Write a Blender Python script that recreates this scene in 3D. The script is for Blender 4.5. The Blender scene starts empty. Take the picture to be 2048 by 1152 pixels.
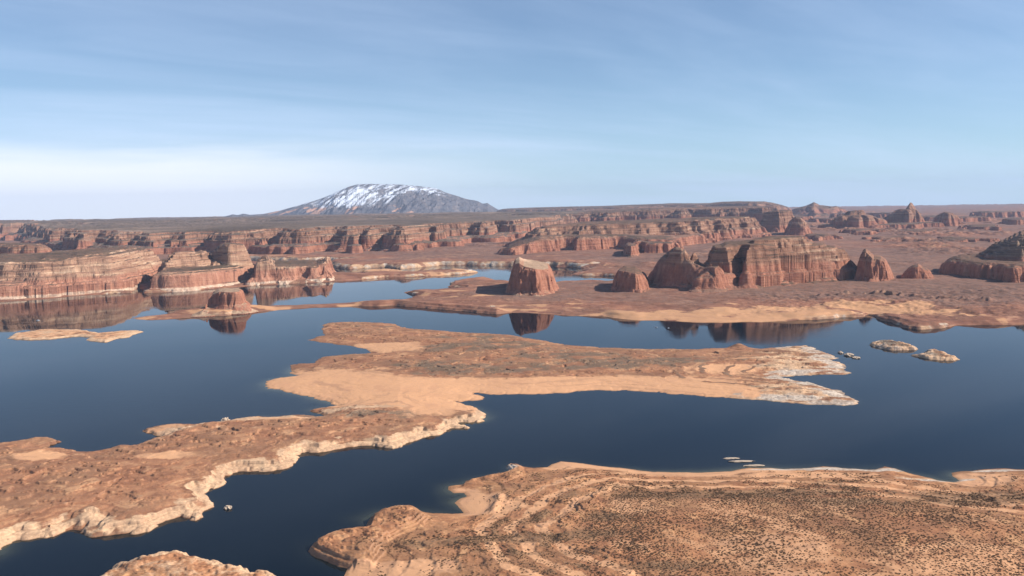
import bpy, math, random
import numpy as np
from mathutils import Matrix, Vector

# ------------------------------------------------------------------ camera
H, F, W0, H0 = 300.0, 1750.0, 2048, 1152          # height above the lake, focal length in photo pixels
PITCH, ROLL = math.atan(166 / F), math.radians(1.0)
fwd = np.array([0, math.cos(PITCH), -math.sin(PITCH)])
rt0 = np.array([1.0, 0, 0]); up0 = np.array([0, math.sin(PITCH), math.cos(PITCH)])
rt = rt0 * math.cos(ROLL) - up0 * math.sin(ROLL)
up = up0 * math.cos(ROLL) + rt0 * math.sin(ROLL)
sc = bpy.context.scene
cd = bpy.data.cameras.new('camera'); cam = bpy.data.objects.new('camera', cd)
sc.collection.objects.link(cam); sc.camera = cam
cd.sensor_width = 36; cd.lens = 36 * F / W0; cd.clip_start = 1; cd.clip_end = 120000
M = Matrix.Identity(4)
for i in range(3):
    M[i][0], M[i][1], M[i][2] = rt[i], up[i], -fwd[i]
M[2][3] = H
cam.matrix_world = M

# ------------------------------------------------------------------ sky, sun, exposure
SUN_AZ, SUN_EL = math.radians(96), math.radians(35)   # bearing clockwise from the view axis (+Y)
sd = Vector((math.sin(SUN_AZ) * math.cos(SUN_EL), math.cos(SUN_AZ) * math.cos(SUN_EL), math.sin(SUN_EL)))
sl = bpy.data.lights.new('sun', 'SUN'); sl.energy = 4.2; sl.angle = math.radians(0.5); sl.color = (1, .93, .84)
so = bpy.data.objects.new('sun', sl); sc.collection.objects.link(so)
so.rotation_euler = (-sd).to_track_quat('-Z', 'Y').to_euler(); so.location = (3000, -1500, 3000)
sc.view_settings.view_transform = 'Standard'; sc.view_settings.look = 'None'
sc.view_settings.exposure = 0.6; sc.view_settings.gamma = 1
cy = sc.cycles
cy.max_bounces = 4; cy.diffuse_bounces = 1; cy.glossy_bounces = 2; cy.volume_bounces = 0
cy.use_denoising = True; cy.sample_clamp_indirect = 4


class NT:
    """small helper for node trees"""
    def __init__(s, tree): s.t = tree; s.n = tree.nodes; s.l = tree.links
    def new(s, typ, ins=None, **kw):
        n = s.n.new(typ)
        for k, v in kw.items(): setattr(n, k, v)
        for k, v in (ins or {}).items(): s.put(n.inputs[k], v)
        return n
    def put(s, sock, v):
        if isinstance(v, bpy.types.NodeSocket): s.l.new(v, sock)
        elif isinstance(v, (tuple, list)) and sock.type == 'RGBA' and len(v) == 3: sock.default_value = (*v, 1)
        else: sock.default_value = v
    def m(s, op, a, b=0.0, c=None, clamp=False):
        n = s.new('ShaderNodeMath', operation=op, use_clamp=clamp)
        s.put(n.inputs[0], a); s.put(n.inputs[1], b)
        if c is not None: s.put(n.inputs[2], c)
        return n.outputs[0]
    def vm(s, op, a, b):
        n = s.new('ShaderNodeVectorMath', operation=op); s.put(n.inputs[0], a); s.put(n.inputs[1], b)
        return n.outputs[0]
    def noise(s, vec, scale=1.0, det=4.0, rough=.55, dist=0.0):
        n = s.new('ShaderNodeTexNoise', {'Vector': vec, 'Scale': scale, 'Detail': det, 'Roughness': rough, 'Distortion': dist})
        return n.outputs[0]
    def ss(s, x, a, b, lo=0.0, hi=1.0):
        n = s.new('ShaderNodeMapRange', interpolation_type='SMOOTHSTEP')
        for k, v in (('Value', x), ('From Min', a), ('From Max', b), ('To Min', lo), ('To Max', hi)): s.put(n.inputs[k], v)
        return n.outputs[0]
    def mix(s, f, a, b):
        n = s.new('ShaderNodeMix', data_type='RGBA')
        s.put(n.inputs[0], f); s.put(n.inputs[6], a); s.put(n.inputs[7], b)
        return n.outputs[2]
    def ramp(s, f, pts):
        n = s.new('ShaderNodeValToRGB'); e = n.color_ramp.elements
        while len(e) < len(pts): e.new(0.5)
        for k, (p, c) in zip(e, pts): k.position = p; k.color = (*c, 1)
        s.put(n.inputs[0], f); return n.outputs[0]
    def attr(s, name): return s.new('ShaderNodeAttribute', attribute_name=name).outputs['Fac']


world = bpy.data.worlds.new('World'); sc.world = world; world.use_nodes = True
w = NT(world.node_tree); w.n.clear()
sky = w.new('ShaderNodeTexSky', sky_type='NISHITA', sun_disc=False, sun_elevation=SUN_EL, sun_rotation=SUN_AZ,
            altitude=1400, air_density=1.0, dust_density=0.2, ozone_density=3.5)
gen = w.new('ShaderNodeTexCoord').outputs['Generated']
sx = w.new('ShaderNodeSeparateXYZ', {0: gen})
X, Y, Z = sx.outputs
den = w.m('ADD', w.m('MAXIMUM', Z, 0.0), 0.10)
cu = w.m('DIVIDE', X, den); cv = w.m('DIVIDE', Y, den)
# long thin ice clouds lying in sheets across the sky, drawn out along one wind direction
pv = w.new('ShaderNodeCombineXYZ', {0: w.m('ADD', w.m('MULTIPLY', cu, .34), w.m('MULTIPLY', cv, .16)), 1: w.m('SUBTRACT', w.m('MULTIPLY', cv, .85), w.m('MULTIPLY', cu, .50)), 2: 0.0}).outputs[0]
n1 = w.noise(pv, .55, 7, .56, .5)
n2 = w.noise(pv, 2.3, 6, .52, .9)
n3 = w.noise(w.new('ShaderNodeCombineXYZ', {0: w.m('MULTIPLY', cu, .35), 1: cv, 2: 4.0}).outputs[0], .33, 3, .5)
cl = w.m('ADD', w.m('MULTIPLY', n1, .62), w.m('MULTIPLY', n2, .12))
cl = w.m('ADD', cl, w.m('MULTIPLY', n3, .30))
veil = w.ss(cl, .41, .74)
# the cloud bank low over the left horizon
az = w.m('ARCTAN2', X, Y)
nb = w.noise(w.new('ShaderNodeCombineXYZ', {0: w.m('MULTIPLY', az, 2.2), 1: w.m('MULTIPLY', Z, 34.0), 2: 0.0}).outputs[0], 1.0, 5, .55, .4)
bank = w.m('MULTIPLY', w.ss(az, .16, -.40), w.ss(w.m('ADD', Z, w.m('MULTIPLY', w.m('SUBTRACT', nb, .5), .07)), .090, .030))
veil = w.m('MULTIPLY', veil, .60)
skc = w.new('ShaderNodeMix', {0: 1.0, 6: sky.outputs[0], 7: (.90, .96, 1.04)}, data_type='RGBA', blend_type='MULTIPLY').outputs[2]
col = w.mix(w.m('MULTIPLY', w.m('POWER', 2.718, w.m('MULTIPLY', w.m('MAXIMUM', Z, 0.0), -9.0)), .62), skc, (5.6, 8.4, 10.6))
col = w.mix(veil, col, (6.9, 8.4, 11.0))
col = w.mix(w.m('MULTIPLY', bank, .85), col, (10.6, 10.9, 11.8))
bg = w.new('ShaderNodeBackground', {'Color': col, 'Strength': .070})
wo = w.new('ShaderNodeOutputWorld', {'Surface': bg.outputs[0]})

# ------------------------------------------------------------------ numpy tools
def hyline(px): return 410 - (px - 1024) * math.tan(ROLL)   # horizon row above a photo column (before pitch terms)

def ray(px, py):
    u, v = (px - W0 / 2) / F, (H0 / 2 - py) / F
    return fwd + u * rt + v * up

def ground(px, py, z=0.0):                       # where the ray of a traced point meets the level z
    d = ray(px, py); t = (H - z) / -d[2]
    return d[0] * t, d[1] * t

def along(px, D):                                # a point of column px at forward distance D
    d = ray(px, hyline(px)); t = D / d[1]
    return d[0] * t, D

def P(pts, z=0.0):                               # (px, py) on level z, or (px, distance) when the second number is > 1500
    return np.array([along(a, b) if b > 1500 else ground(a, b, z) for a, b in pts])

def zsky(px, py, D):                             # height at distance D that is seen at row py
    d = ray(px, py); return H + d[2] * D / d[1]

def hash2(ix, iy, seed):
    h = (ix.astype(np.int64) * 374761393 + iy.astype(np.int64) * 668265263 + seed * 974711 ) & 0x7fffffff
    h = ((h ^ (h >> 13)) * 1274126177) & 0x7fffffff
    return h ^ (h >> 16)

def pn(x, y, seed=0):
    ix, iy = np.floor(x), np.floor(y); fx, fy = x - ix, y - iy
    ix = ix.astype(np.int64); iy = iy.astype(np.int64)
    u = fx * fx * fx * (fx * (fx * 6 - 15) + 10); v = fy * fy * fy * (fy * (fy * 6 - 15) + 10)
    def g(i, j):
        a = (hash2(ix + i, iy + j, seed) & 1023) * (2 * np.pi / 1024)
        return np.cos(a) * (fx - i) + np.sin(a) * (fy - j)
    a, b, c, d = g(0, 0), g(1, 0), g(0, 1), g(1, 1)
    return 1.5 * ((a + u * (b - a)) * (1 - v) + (c + u * (d - c)) * v)

def fbm(x, y, scale, octv=4, seed=0, gain=.5):
    s = 0; a = 1.0; x = x / scale; y = y / scale; tot = 0
    for k in range(octv):
        s = s + a * pn(x, y, seed + 17 * k); tot += a; a *= gain; x = x * 2.03 + 5.1; y = y * 2.03 - 3.7
    return s / tot * 1.25

def ridge(x, y, scale, octv=3, seed=0):
    s = 0; a = 1.0; x = x / scale; y = y / scale; tot = 0
    for k in range(octv):
        s = s + a * (1 - np.abs(pn(x, y, seed + 31 * k)) * 2) ; tot += a; a *= .5; x = x * 2.1 + 1.3; y = y * 2.1 + 7.7
    return s / tot

def sm(x, a, b):
    t = np.clip((x - a) / (b - a), 0, 1); return t * t * (3 - 2 * t)

def linedist(x, y, pts):
    best = np.full(x.shape, 1e18)
    for (x0, y0), (x1, y1) in zip(pts[:-1], pts[1:]):
        dx, dy = x1 - x0, y1 - y0; L = dx * dx + dy * dy + 1e-9
        t = np.clip(((x - x0) * dx + (y - y0) * dy) / L, 0, 1)
        np.minimum(best, (x - x0 - t * dx) ** 2 + (y - y0 - t * dy) ** 2, out=best)
    return np.sqrt(best)

def sdf(x, y, poly):                             # positive inside
    q = np.vstack([poly, poly[:1]]); d = linedist(x, y, q); ins = np.zeros(x.shape, bool)
    for (x0, y0), (x1, y1) in zip(q[:-1], q[1:]):
        if y0 == y1: continue
        c = ((y0 > y) != (y1 > y)) & (x < (x1 - x0) * (y - y0) / (y1 - y0) + x0); ins ^= c
    return np.where(ins, d, -d)

def blob(x, y, px, py, rx, ry, z=5):             # soft patch on the ground, radii in metres
    cx, cy_ = ground(px, py, z); return np.exp(-((x - cx) / rx) ** 2 - ((y - cy_) / ry) ** 2)

def polar(poly, margin, dth, dr_rel=None, rs=None, thr=None):
    th = np.arctan2(poly[:, 0], poly[:, 1]); r = np.hypot(poly[:, 0], poly[:, 1])
    r0, r1 = max(60, r.min() - margin), r.max() + margin
    if thr is None: thr = (th.min() - margin / r.min(), th.max() + margin / r.min())
    t = np.linspace(*thr, max(12, int((thr[1] - thr[0]) / dth)))
    if rs is None:
        n = max(12, int(math.log(r1 / r0) / math.log(1 + dr_rel))); rs = r0 * (r1 / r0) ** np.linspace(0, 1, n)
    R, T = np.meshgrid(rs, t, indexing='ij')
    return R * np.sin(T), R * np.cos(T)

def grid_mesh(name, x, y, z, mat, cut=None, attrs=None, smooth=True, offset=None):
    nr, nc = x.shape
    idx = np.arange(nr * nc).reshape(nr, nc)
    f = np.stack([idx[:-1, :-1], idx[:-1, 1:], idx[1:, 1:], idx[1:, :-1]], -1).reshape(-1, 4)
    if cut is not None:
        keep = cut.ravel()[f].any(1); f = f[keep]
    used = np.zeros(nr * nc, bool); used[f.ravel()] = True
    remap = np.cumsum(used) - 1; f = remap[f]
    co = np.stack([x.ravel()[used], y.ravel()[used], z.ravel()[used]], -1)
    org = np.array([(co[:, 0].min() + co[:, 0].max()) / 2, (co[:, 1].min() + co[:, 1].max()) / 2, 0.0])
    co = co - org
    me = bpy.data.meshes.new(name)
    me.vertices.add(len(co)); me.vertices.foreach_set('co', co.astype(np.float32).ravel())
    me.loops.add(f.size); me.loops.foreach_set('vertex_index', f.astype(np.int32).ravel())
    me.polygons.add(len(f)); me.polygons.foreach_set('loop_start', np.arange(0, f.size, 4, dtype=np.int32))
    me.polygons.foreach_set('use_smooth', np.full(len(f), smooth))
    me.update(calc_edges=True)
    for k, v in (attrs or {}).items():
        a = me.attributes.new(k, 'FLOAT', 'POINT'); a.data.foreach_set('value', v.ravel()[used].astype(np.float32))
    me.materials.append(mat)
    o = bpy.data.objects.new(name, me); sc.collection.objects.link(o); o.location = org
    return o

def tag(o, label=None, cat=None, group=None, kind=None):
    for k, v in (('label', label), ('category', cat), ('group', group), ('kind', kind)):
        if v: o[k] = v
    return o

# ------------------------------------------------------------------ materials
def base_mat(name):
    m = bpy.data.materials.new(name); m.use_nodes = True; t = NT(m.node_tree); t.n.clear()
    out = t.new('ShaderNodeOutputMaterial')
    b = t.new('ShaderNodeBsdfPrincipled'); t.l.new(b.outputs[0], out.inputs[0])
    b.inputs['Roughness'].default_value = .95; b.inputs['Specular IOR Level'].default_value = .1
    return m, t, b

def scaled(t, p, x, y, z): return t.vm('MULTIPLY', p, (x, y, z))

def land_mat(name, veg_size=.35, fine=1.0, tone=(1, 1, 1), sandk=1.0, vegk=(1, 1, 1)):
    def tint(a, b_, c): return (a * tone[0], b_ * tone[1], c * tone[2])
    m, t, b = base_mat(name)
    g = t.new('ShaderNodeNewGeometry'); p = g.outputs['Position']
    z = t.new('ShaderNodeSeparateXYZ', {0: p}).outputs[2]
    nz = t.new('ShaderNodeSeparateXYZ', {0: g.outputs['Normal']}).outputs[2]
    sand, veg, pale = t.attr('sand'), t.attr('veg'), t.attr('pale')
    big = t.noise(p, .011 * fine, 6, .6); mid = t.noise(p, .05 * fine, 6, .65); sml = t.noise(p, .28 * fine, 4, .6)
    contour = t.noise(scaled(t, p, .006 * fine, .006 * fine, .75), 1.0, 5, .65)      # follows the old shore terraces
    soil = t.ramp(t.m('ADD', t.m('MULTIPLY', mid, .5), t.m('MULTIPLY', contour, .5)),
                  [(.32, tint(.18, .090, .058)), (.44, tint(.29, .145, .089)), (.54, tint(.39, .205, .122)), (.66, tint(.50, .29, .17))])
    soil = t.mix(t.ss(big, .42, .62, 0, .55), soil, tint(.235, .145, .095))
    pat = t.noise(scaled(t, p, .035 * fine, .022 * fine, .25), 1.0, 6, .62, .6)
    soil = t.mix(t.ss(pat, .56, .66, 0, .75), soil, tint(.54, .325, .195))
    soil = t.mix(t.ss(pat, .43, .34, 0, .65), soil, tint(.21, .105, .070))
    sandc = t.mix(t.m('ADD', t.m('MULTIPLY', big, .6), t.m('MULTIPLY', mid, .4)), tuple(c * sandk for c in (.73, .395, .20)), tuple(c * sandk for c in (.62, .335, .185)))
    sandc = t.mix(t.ss(t.m('ADD', t.m('MULTIPLY', contour, .8), t.m('MULTIPLY', mid, .2)), .52, .64, 0, .65), sandc, (.42, .225, .13))
    edge = t.m('ADD', t.m('MULTIPLY', t.m('SUBTRACT', mid, .5), .9), t.m('MULTIPLY', t.m('SUBTRACT', contour, .5), .5))
    sandc = t.mix(t.ss(pat, .50, .66, 0, .45), sandc, tuple(c * sandk for c in (.56, .29, .165)))
    sf = t.ss(t.m('ADD', sand, edge), .35, .62)
    col = t.mix(sf, soil, sandc)
    palec = t.mix(t.m('MULTIPLY', t.ss(t.m('ADD', t.m('MULTIPLY', sml, .5), t.m('MULTIPLY', mid, .5)), .40, .60), .75), (.73, .48, .285), (.40, .235, .145))
    palec = t.mix(t.ss(contour, .50, .62, 0, .55), palec, (.62, .40, .245))
    pf = t.ss(t.m('ADD', t.m('MULTIPLY', pale, .95), t.m('MULTIPLY', edge, 1.0)), .36, .60)
    col = t.mix(pf, col, palec)
    ashc = t.mix(t.ss(t.m('ADD', t.m('MULTIPLY', sml, .5), t.m('MULTIPLY', mid, .5)), .40, .60), (.68, .56, .44), (.40, .30, .225))
    col = t.mix(t.ss(t.m('ADD', t.attr('ash'), t.m('MULTIPLY', edge, .9)), .35, .62), col, ashc)
    vc = t.mix(t.ss(mid, .35, .65), tuple(a * k for a, k in zip((.125, .10, .068), vegk)), tuple(a * k for a, k in zip((.195, .145, .10), vegk)))
    vd = t.new('ShaderNodeTexVoronoi', {'Vector': p, 'Scale': veg_size, 'Randomness': 1.0}).outputs['Distance']
    spk = t.m('MULTIPLY', t.ss(vd, .55, .25), .55)
    vf = t.m('MULTIPLY', t.ss(t.m('ADD', veg, edge), .30, .75), t.m('ADD', .58, spk), clamp=True)
    col = t.mix(vf, col, vc)
    # scattered darker stones and tufts everywhere but on open sand
    tuft = t.m('MULTIPLY', t.ss(sml, .60, .72), t.m('SUBTRACT', .5, t.m('MULTIPLY', sf, .47)))
    col = t.mix(tuft, col, (.17, .11, .072))
    # steep little ledges show bare rock
    col = t.mix(t.ss(nz, .88, .6, 0, .45), col, (.40, .24, .155))
    wet = t.m('MULTIPLY', t.ss(t.m('ADD', z, t.m('MULTIPLY', sml, .6)), 1.0, .35), .5)
    col = t.mix(wet, col, (.17, .085, .04))
    t.put(b.inputs['Base Color'], col)
    hgt = t.m('ADD', t.m('MULTIPLY', mid, 1.2), t.m('ADD', t.m('MULTIPLY', sml, .5), t.m('MULTIPLY', contour, 1.0)))
    bp = t.new('ShaderNodeBump', {'Height': hgt, 'Strength': .8, 'Distance': 1.5 / fine})
    t.l.new(t.m('MULTIPLY', t.m('SUBTRACT', 1.0, t.m('MULTIPLY', sf, .85)), .8), bp.inputs['Strength'])
    t.l.new(bp.outputs[0], b.inputs['Normal'])
    return m

def rock_mat(name, zb, ring=0.0, far=1.0, lower=((.19, .078, .052), (.36, .155, .097), (.50, .25, .16)),
             strata=((.105, .075, .052), (.23, .115, .074), (.35, .19, .122), (.52, .35, .235)), scrub=(.095, .075, .052), soil=(.19, .105, .07), flat=(.74, .92)):
    m, t, b = base_mat(name)
    g = t.new('ShaderNodeNewGeometry'); p = g.outputs['Position']
    z = t.new('ShaderNodeSeparateXYZ', {0: p}).outputs[2]
    nz = t.new('ShaderNodeSeparateXYZ', {0: g.outputs['Normal']}).outputs[2]
    k = 1 / far
    w1 = t.noise(p, .008 * k, 4, .6)
    zc = t.m('ADD', z, t.m('MULTIPLY', t.m('SUBTRACT', w1, .5), 22))
    zv = t.new('ShaderNodeSeparateXYZ', {0: p})
    sv = t.new('ShaderNodeCombineXYZ', {0: t.m('MULTIPLY', zv.outputs[0], .004 * k), 1: t.m('MULTIPLY', zv.outputs[1], .004 * k), 2: t.m('MULTIPLY', t.m('ADD', z, t.m('MULTIPLY', w1, 14)), .085)}).outputs[0]
    st = t.noise(sv, 1.0, 6, .68)
    streak = t.noise(scaled(t, p, .045 * k, .045 * k, .011), 1.0, 6, .66, .5)
    mid = t.noise(p, .05 * k, 5, .65)
    lo = t.ramp(t.m('ADD', t.m('MULTIPLY', streak, .55), t.m('ADD', t.m('MULTIPLY', mid, .2), t.m('MULTIPLY', st, .25))), [(.33, lower[0]), (.50, lower[1]), (.66, lower[2])])
    hi = t.ramp(st, [(.33, strata[0]), (.42, strata[1]), (.56, strata[2]), (.69, strata[3])])
    hi = t.mix(t.ss(streak, .5, .7, 0, .45), hi, strata[1])
    col = t.mix(t.ss(zc, zb - 9, zb + 9), lo, hi)
    fl = t.mix(t.ss(mid, .40, .60), soil, scrub)
    wide = t.noise(scaled(t, p, .0022 * k, .0012 * k, .01), 1.0, 6, .62, .4)
    fl = t.mix(t.ss(wide, .52, .66, 0, .8), fl, tuple(c * 1.75 for c in soil))
    fl = t.mix(t.ss(wide, .46, .36, 0, .7), fl, tuple(c * .6 for c in scrub))
    col = t.mix(t.m('MULTIPLY', t.ss(nz, flat[0], flat[1]), .92), col, fl)
    if ring > 0:
        rr = t.ss(t.m('ADD', z, t.m('MULTIPLY', t.m('SUBTRACT', mid, .5), 9)), ring + 2.5, ring - 2.5)
        col = t.mix(rr, col, t.mix(t.ss(mid, .35, .65), (.72, .54, .39), (.52, .34, .24)))
    t.put(b.inputs['Base Color'], col)
    hgt = t.m('ADD', t.m('MULTIPLY', streak, .9), t.m('ADD', t.m('MULTIPLY', mid, 1.0), t.m('MULTIPLY', st, 1.3)))
    bp = t.new('ShaderNodeBump', {'Height': hgt, 'Strength': .9, 'Distance': 4.5 * far})
    t.l.new(bp.outputs[0], b.inputs['Normal'])
    return m

LAND = land_mat('sandy_land', .35, 1.0, (1.08, .99, .88)); LANDN = land_mat('foreground_land', .30, 1.25, (1.22, 1.10, .90), 1.0, (1.25, .98, .80)); LANDF = land_mat('desert_floor', .06, .45, (.88, .78, .80), .86, (1.28, 1.02, 1.12))

# ------------------------------------------------------------------ lake water
def water_mat():
    m, t, b = base_mat('lake_water')
    g = t.new('ShaderNodeNewGeometry'); p = g.outputs['Position']
    wind = t.noise(scaled(t, p, .0011, .0030, 1), 1.0, 4, .55, .6)
    sh = t.attr('shallow')
    col = t.mix(sh, (.0016, .0055, .0100), (.09, .095, .06))
    t.put(b.inputs['Base Color'], col)
    t.put(b.inputs['Roughness'], t.ss(wind, .45, .68, .02, .07))
    b.inputs['Specular IOR Level'].default_value = .14; b.inputs['IOR'].default_value = 1.33
    n1 = t.noise(p, .35, 3, .6); n2 = t.noise(scaled(t, p, .05, .09, 1), 1.0, 3, .5)
    bp = t.new('ShaderNodeBump', {'Height': t.m('ADD', t.m('MULTIPLY', n1, .30), n2), 'Distance': .22})
    t.l.new(t.ss(wind, .46, .64, .05, .55), bp.inputs['Strength'])
    t.l.new(bp.outputs[0], b.inputs['Normal'])
    return m

# ------------------------------------------------------------------ outlines traced on the lake level
PENIN = [(-420, 905), (-60, 893), (0, 889), (40, 884), (68, 877), (100, 876), (121, 883), (105, 889), (92, 897), (125, 897), (150, 901), (163, 907),
  (200, 903), (225, 897), (228, 893), (262, 893), (290, 884), (318, 875), (300, 870), (278, 864), (300, 858), (330, 851), (360, 849), (400, 849), (440, 846),
  (480, 838), (520, 834), (550, 836), (580, 832), (610, 831), (640, 835), (655, 833), (632, 826), (622, 821), (640, 817), (660, 815), (680, 812), (640, 800),
  (600, 790), (565, 781), (535, 778), (530, 768), (540, 759), (570, 754), (590, 751), (578, 745), (580, 730), (600, 728), (628, 726), (636, 718), (650, 713),
  (700, 708), (745, 706), (730, 698), (700, 692), (660, 687), (640, 685), (616, 680), (630, 675), (648, 671), (644, 662), (645, 650), (655, 646), (690, 644),
  (740, 644), (790, 648), (805, 654), (830, 658), (880, 661), (940, 666), (1000, 668), (1030, 671), (1080, 680), (1130, 689), (1200, 695),
  (1290, 698), (1400, 698), (1450, 696), (1475, 695), (1520, 697), (1560, 694), (1610, 691), (1630, 696), (1645, 705), (1670, 711), (1680, 716), (1672, 719),
  (1655, 718), (1665, 722), (1693, 728), (1695, 734), (1685, 739), (1705, 747), (1690, 749), (1640, 750), (1580, 752), (1562, 755), (1590, 760), (1620, 766),
  (1660, 777), (1690, 783), (1697, 790), (1718, 801), (1715, 807), (1690, 812), (1640, 810), (1580, 806), (1510, 799), (1450, 797), (1400, 793), (1330, 786),
  (1250, 781), (1190, 781), (1140, 785), (1080, 789), (1000, 790), (969, 788), (952, 786), (962, 792), (966, 797), (955, 802), (930, 804), (911, 803),
  (930, 807), (950, 815), (965, 825), (971, 836), (968, 842), (950, 845), (908, 845), (918, 848), (938, 854), (935, 858), (908, 858), (885, 868), (870, 871),
  (845, 875), (835, 880), (800, 893), (788, 898), (760, 896), (735, 893), (690, 896), (670, 899), (650, 907), (630, 908), (615, 905), (600, 912), (580, 935),
  (568, 940), (512, 943), (475, 944), (452, 955), (448, 968), (430, 977), (413, 983), (408, 990), (425, 1003), (432, 1013), (408, 1024), (405, 1035), (390, 1041),
  (355, 1038), (325, 1050), (290, 1068), (255, 1072), (200, 1077), (170, 1073), (165, 1065), (178, 1055), (145, 1055), (125, 1063), (105, 1074), (75, 1075),
  (40, 1080), (10, 1095), (0, 1102), (-60, 1130), (-420, 1180)]
FORE = [(690, 1152), (697, 1137), (672, 1132), (650, 1124), (638, 1118), (622, 1111), (617, 1103), (624, 1092), (645, 1080), (665, 1072), (700, 1067), (728, 1064), (731, 1052),
  (738, 1040), (760, 1028), (790, 1020), (830, 1022), (865, 1026), (905, 1028), (925, 1026), (915, 1012), (908, 1005), (920, 997), (933, 993), (930, 986), (910, 986),
  (896, 980), (897, 973), (912, 970), (926, 970), (932, 963), (945, 959), (985, 951), (1013, 945), (1018, 941), (1010, 934), (1020, 928), (1040, 932), (1065, 936),
  (1095, 934), (1103, 928), (1120, 923), (1150, 925), (1200, 932), (1260, 938), (1310, 944), (1360, 945), (1410, 945), (1460, 942), (1480, 939), (1500, 936), (1540, 936),
  (1570, 938), (1620, 936), (1645, 932), (1680, 936), (1720, 938), (1750, 939), (1768, 933), (1790, 937), (1812, 945), (1850, 954), (1880, 961), (1905, 964), (1918, 962),
  (1905, 952), (1903, 945), (1940, 942), (1965, 938), (2010, 937), (2048, 939), (2150, 940), (2420, 960), (2420, 1440), (1000, 1440), (670, 1260), (668, 1180)]
ISLET_S = [(190, 1166), (207, 1152), (228, 1141), (270, 1126), (300, 1119), (335, 1114), (360, 1114), (385, 1118), (420, 1126), (445, 1137), (480, 1143), (520, 1148), (570, 1160), (640, 1230), (120, 1240)]
ISLET_W = [(16, 677), (30, 667), (50, 665), (80, 660), (120, 660), (160, 660), (180, 663), (200, 667), (240, 663), (275, 661), (286, 664), (265, 670), (259, 675), (238, 676),
  (225, 681), (212, 685), (190, 683), (172, 680), (180, 675), (155, 673), (130, 675), (100, 679), (82, 679), (55, 680), (30, 679)]
ISLET_E1 = [(1738, 690), (1745, 686), (1765, 684), (1790, 685), (1815, 690), (1835, 698), (1832, 701), (1800, 701), (1775, 700), (1752, 695)]
ISLET_E2 = [(1824, 712), (1846, 709), (1850, 704), (1868, 702), (1890, 706), (1902, 712), (1920, 719), (1910, 722), (1880, 721), (1850, 717)]
ISLET_F1 = [(722, 542), (742, 540), (780, 539), (800, 541), (812, 545), (780, 546), (745, 546)]
ISLET_F2 = [(897, 538), (915, 537.5), (938, 540), (918, 541)]
SHORE = [(-500, 640), (-300, 626), (-100, 612), (0, 604), (80, 599), (150, 592), (225, 587), (262, 586), (272, 577), (284, 578), (289, 586), (330, 585), (380, 582), (420, 578), (480, 574),
  (512, 571), (540, 570), (600, 567), (660, 564), (690, 563), (720, 560), (770, 555), (800, 555), (870, 552), (930, 548), (955, 545), (940, 544), (900, 542), (860, 544), (800, 547),
  (740, 549), (700, 549), (674, 548), (645, 542), (600, 535), (500, 529), (440, 527), (440, 521), (500, 519.5), (560, 522), (600, 522.5), (650, 521.5), (720, 523.5), (662, 525.5), (655, 529), (672, 536), (700, 538),
  (740, 536), (770, 535), (800, 538), (840, 535), (880, 531), (930, 530.5), (1000, 531.5), (1060, 532), (1100, 532.5), (1140, 534), (1166, 537), (1162, 541), (1175, 542), (1150, 546), (1143, 549), (1165, 552), (1200, 551.5), (1235, 553), (1240, 559),
  (1222, 563), (1140, 563.5), (1110, 565), (1009, 564), (986, 561), (974, 558), (949, 560), (917, 563), (902, 566), (898, 571), (897, 575), (927, 578), (922, 581), (887, 583), (872, 585), (854, 584), (837, 580), (820, 582), (807, 585),
  (817, 588), (834, 591), (822, 595), (804, 600), (760, 603), (720, 604), (700, 606), (640, 609), (560, 611), (530, 612), (500, 614), (440, 617), (395, 623), (340, 629), (300, 632), (262, 637), (300, 640), (360, 637), (400, 634), (450, 631), (500, 626), (560, 620),
  (620, 616), (700, 613), (760, 613), (790, 611), (850, 616), (900, 620), (940, 623), (975, 627), (990, 629), (1024, 625), (1060, 626), (1120, 631), (1200, 633), (1250, 639), (1300, 641), (1370, 644), (1440, 646), (1500, 644), (1560, 643),
  (1620, 640), (1680, 635), (1716, 634), (1733, 630), (1756, 637), (1761, 642), (1786, 646), (1806, 655), (1818, 657), (1838, 659), (1886, 658), (1908, 652), (1911, 650), (2048, 648), (2300, 650), (2700, 660)]
pen, fore = P(PENIN), P(FORE)
shore = np.vstack([P(SHORE), [(40000, 1800), (60000, 60000), (-60000, 60000), (-40000, 2500)]])

# ------------------------------------------------------------------ water
x, y = polar(np.array([(0, 420.0), (0, 9000.0)]), 0, .0016, .005, thr=(-.85, .85))
dl = np.maximum(sdf(x, y, pen), sdf(x, y, fore))
sandy = sum(blob(x, y, *a) for a in ((560, 765, 90, 130), (610, 740, 50, 60), (950, 825, 45, 60), (640, 800, 60, 60), (910, 985, 30, 40), (1350, 942, 220, 30), (1490, 930, 30, 30), (520, 835, 25, 30), (740, 1020, 40, 25), (1900, 950, 30, 30), (0, 1105, 30, 30)))
shal = np.exp(np.minimum(dl, 0) / (9 + 5 * fbm(x, y, 60, 2, 5))) * np.clip(.12 + sandy, 0, 1) * .8
tag(grid_mesh('water', x, y, np.zeros_like(x), water_mat(), None, {'shallow': np.clip(shal, 0, 1)}), kind='structure')

# ------------------------------------------------------------------ the mainland ground (desert floor reaching the horizon)
rs = [1850.0]
while rs[-1] < 34000: rs.append(rs[-1] + (3.5 if rs[-1] < 3300 else 6.0 if rs[-1] < 6500 else rs[-1] * .0018 if rs[-1] < 13000 else rs[-1] * .006))
x, y = polar(np.array([(0, 1850.0), (0, 34000.0)]), 0, .00078, rs=np.array(rs), thr=(-.60, .60))
R = np.hypot(x, y); near = R < 8200
sdl = np.full(x.shape, 4000.0)
nx = x + 9 * fbm(x, y, 45, 3, 3); ny = y + 16 * fbm(x, y, 70, 3, 4)
sdl[near] = sdf(nx[near], ny[near], shore)

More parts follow.
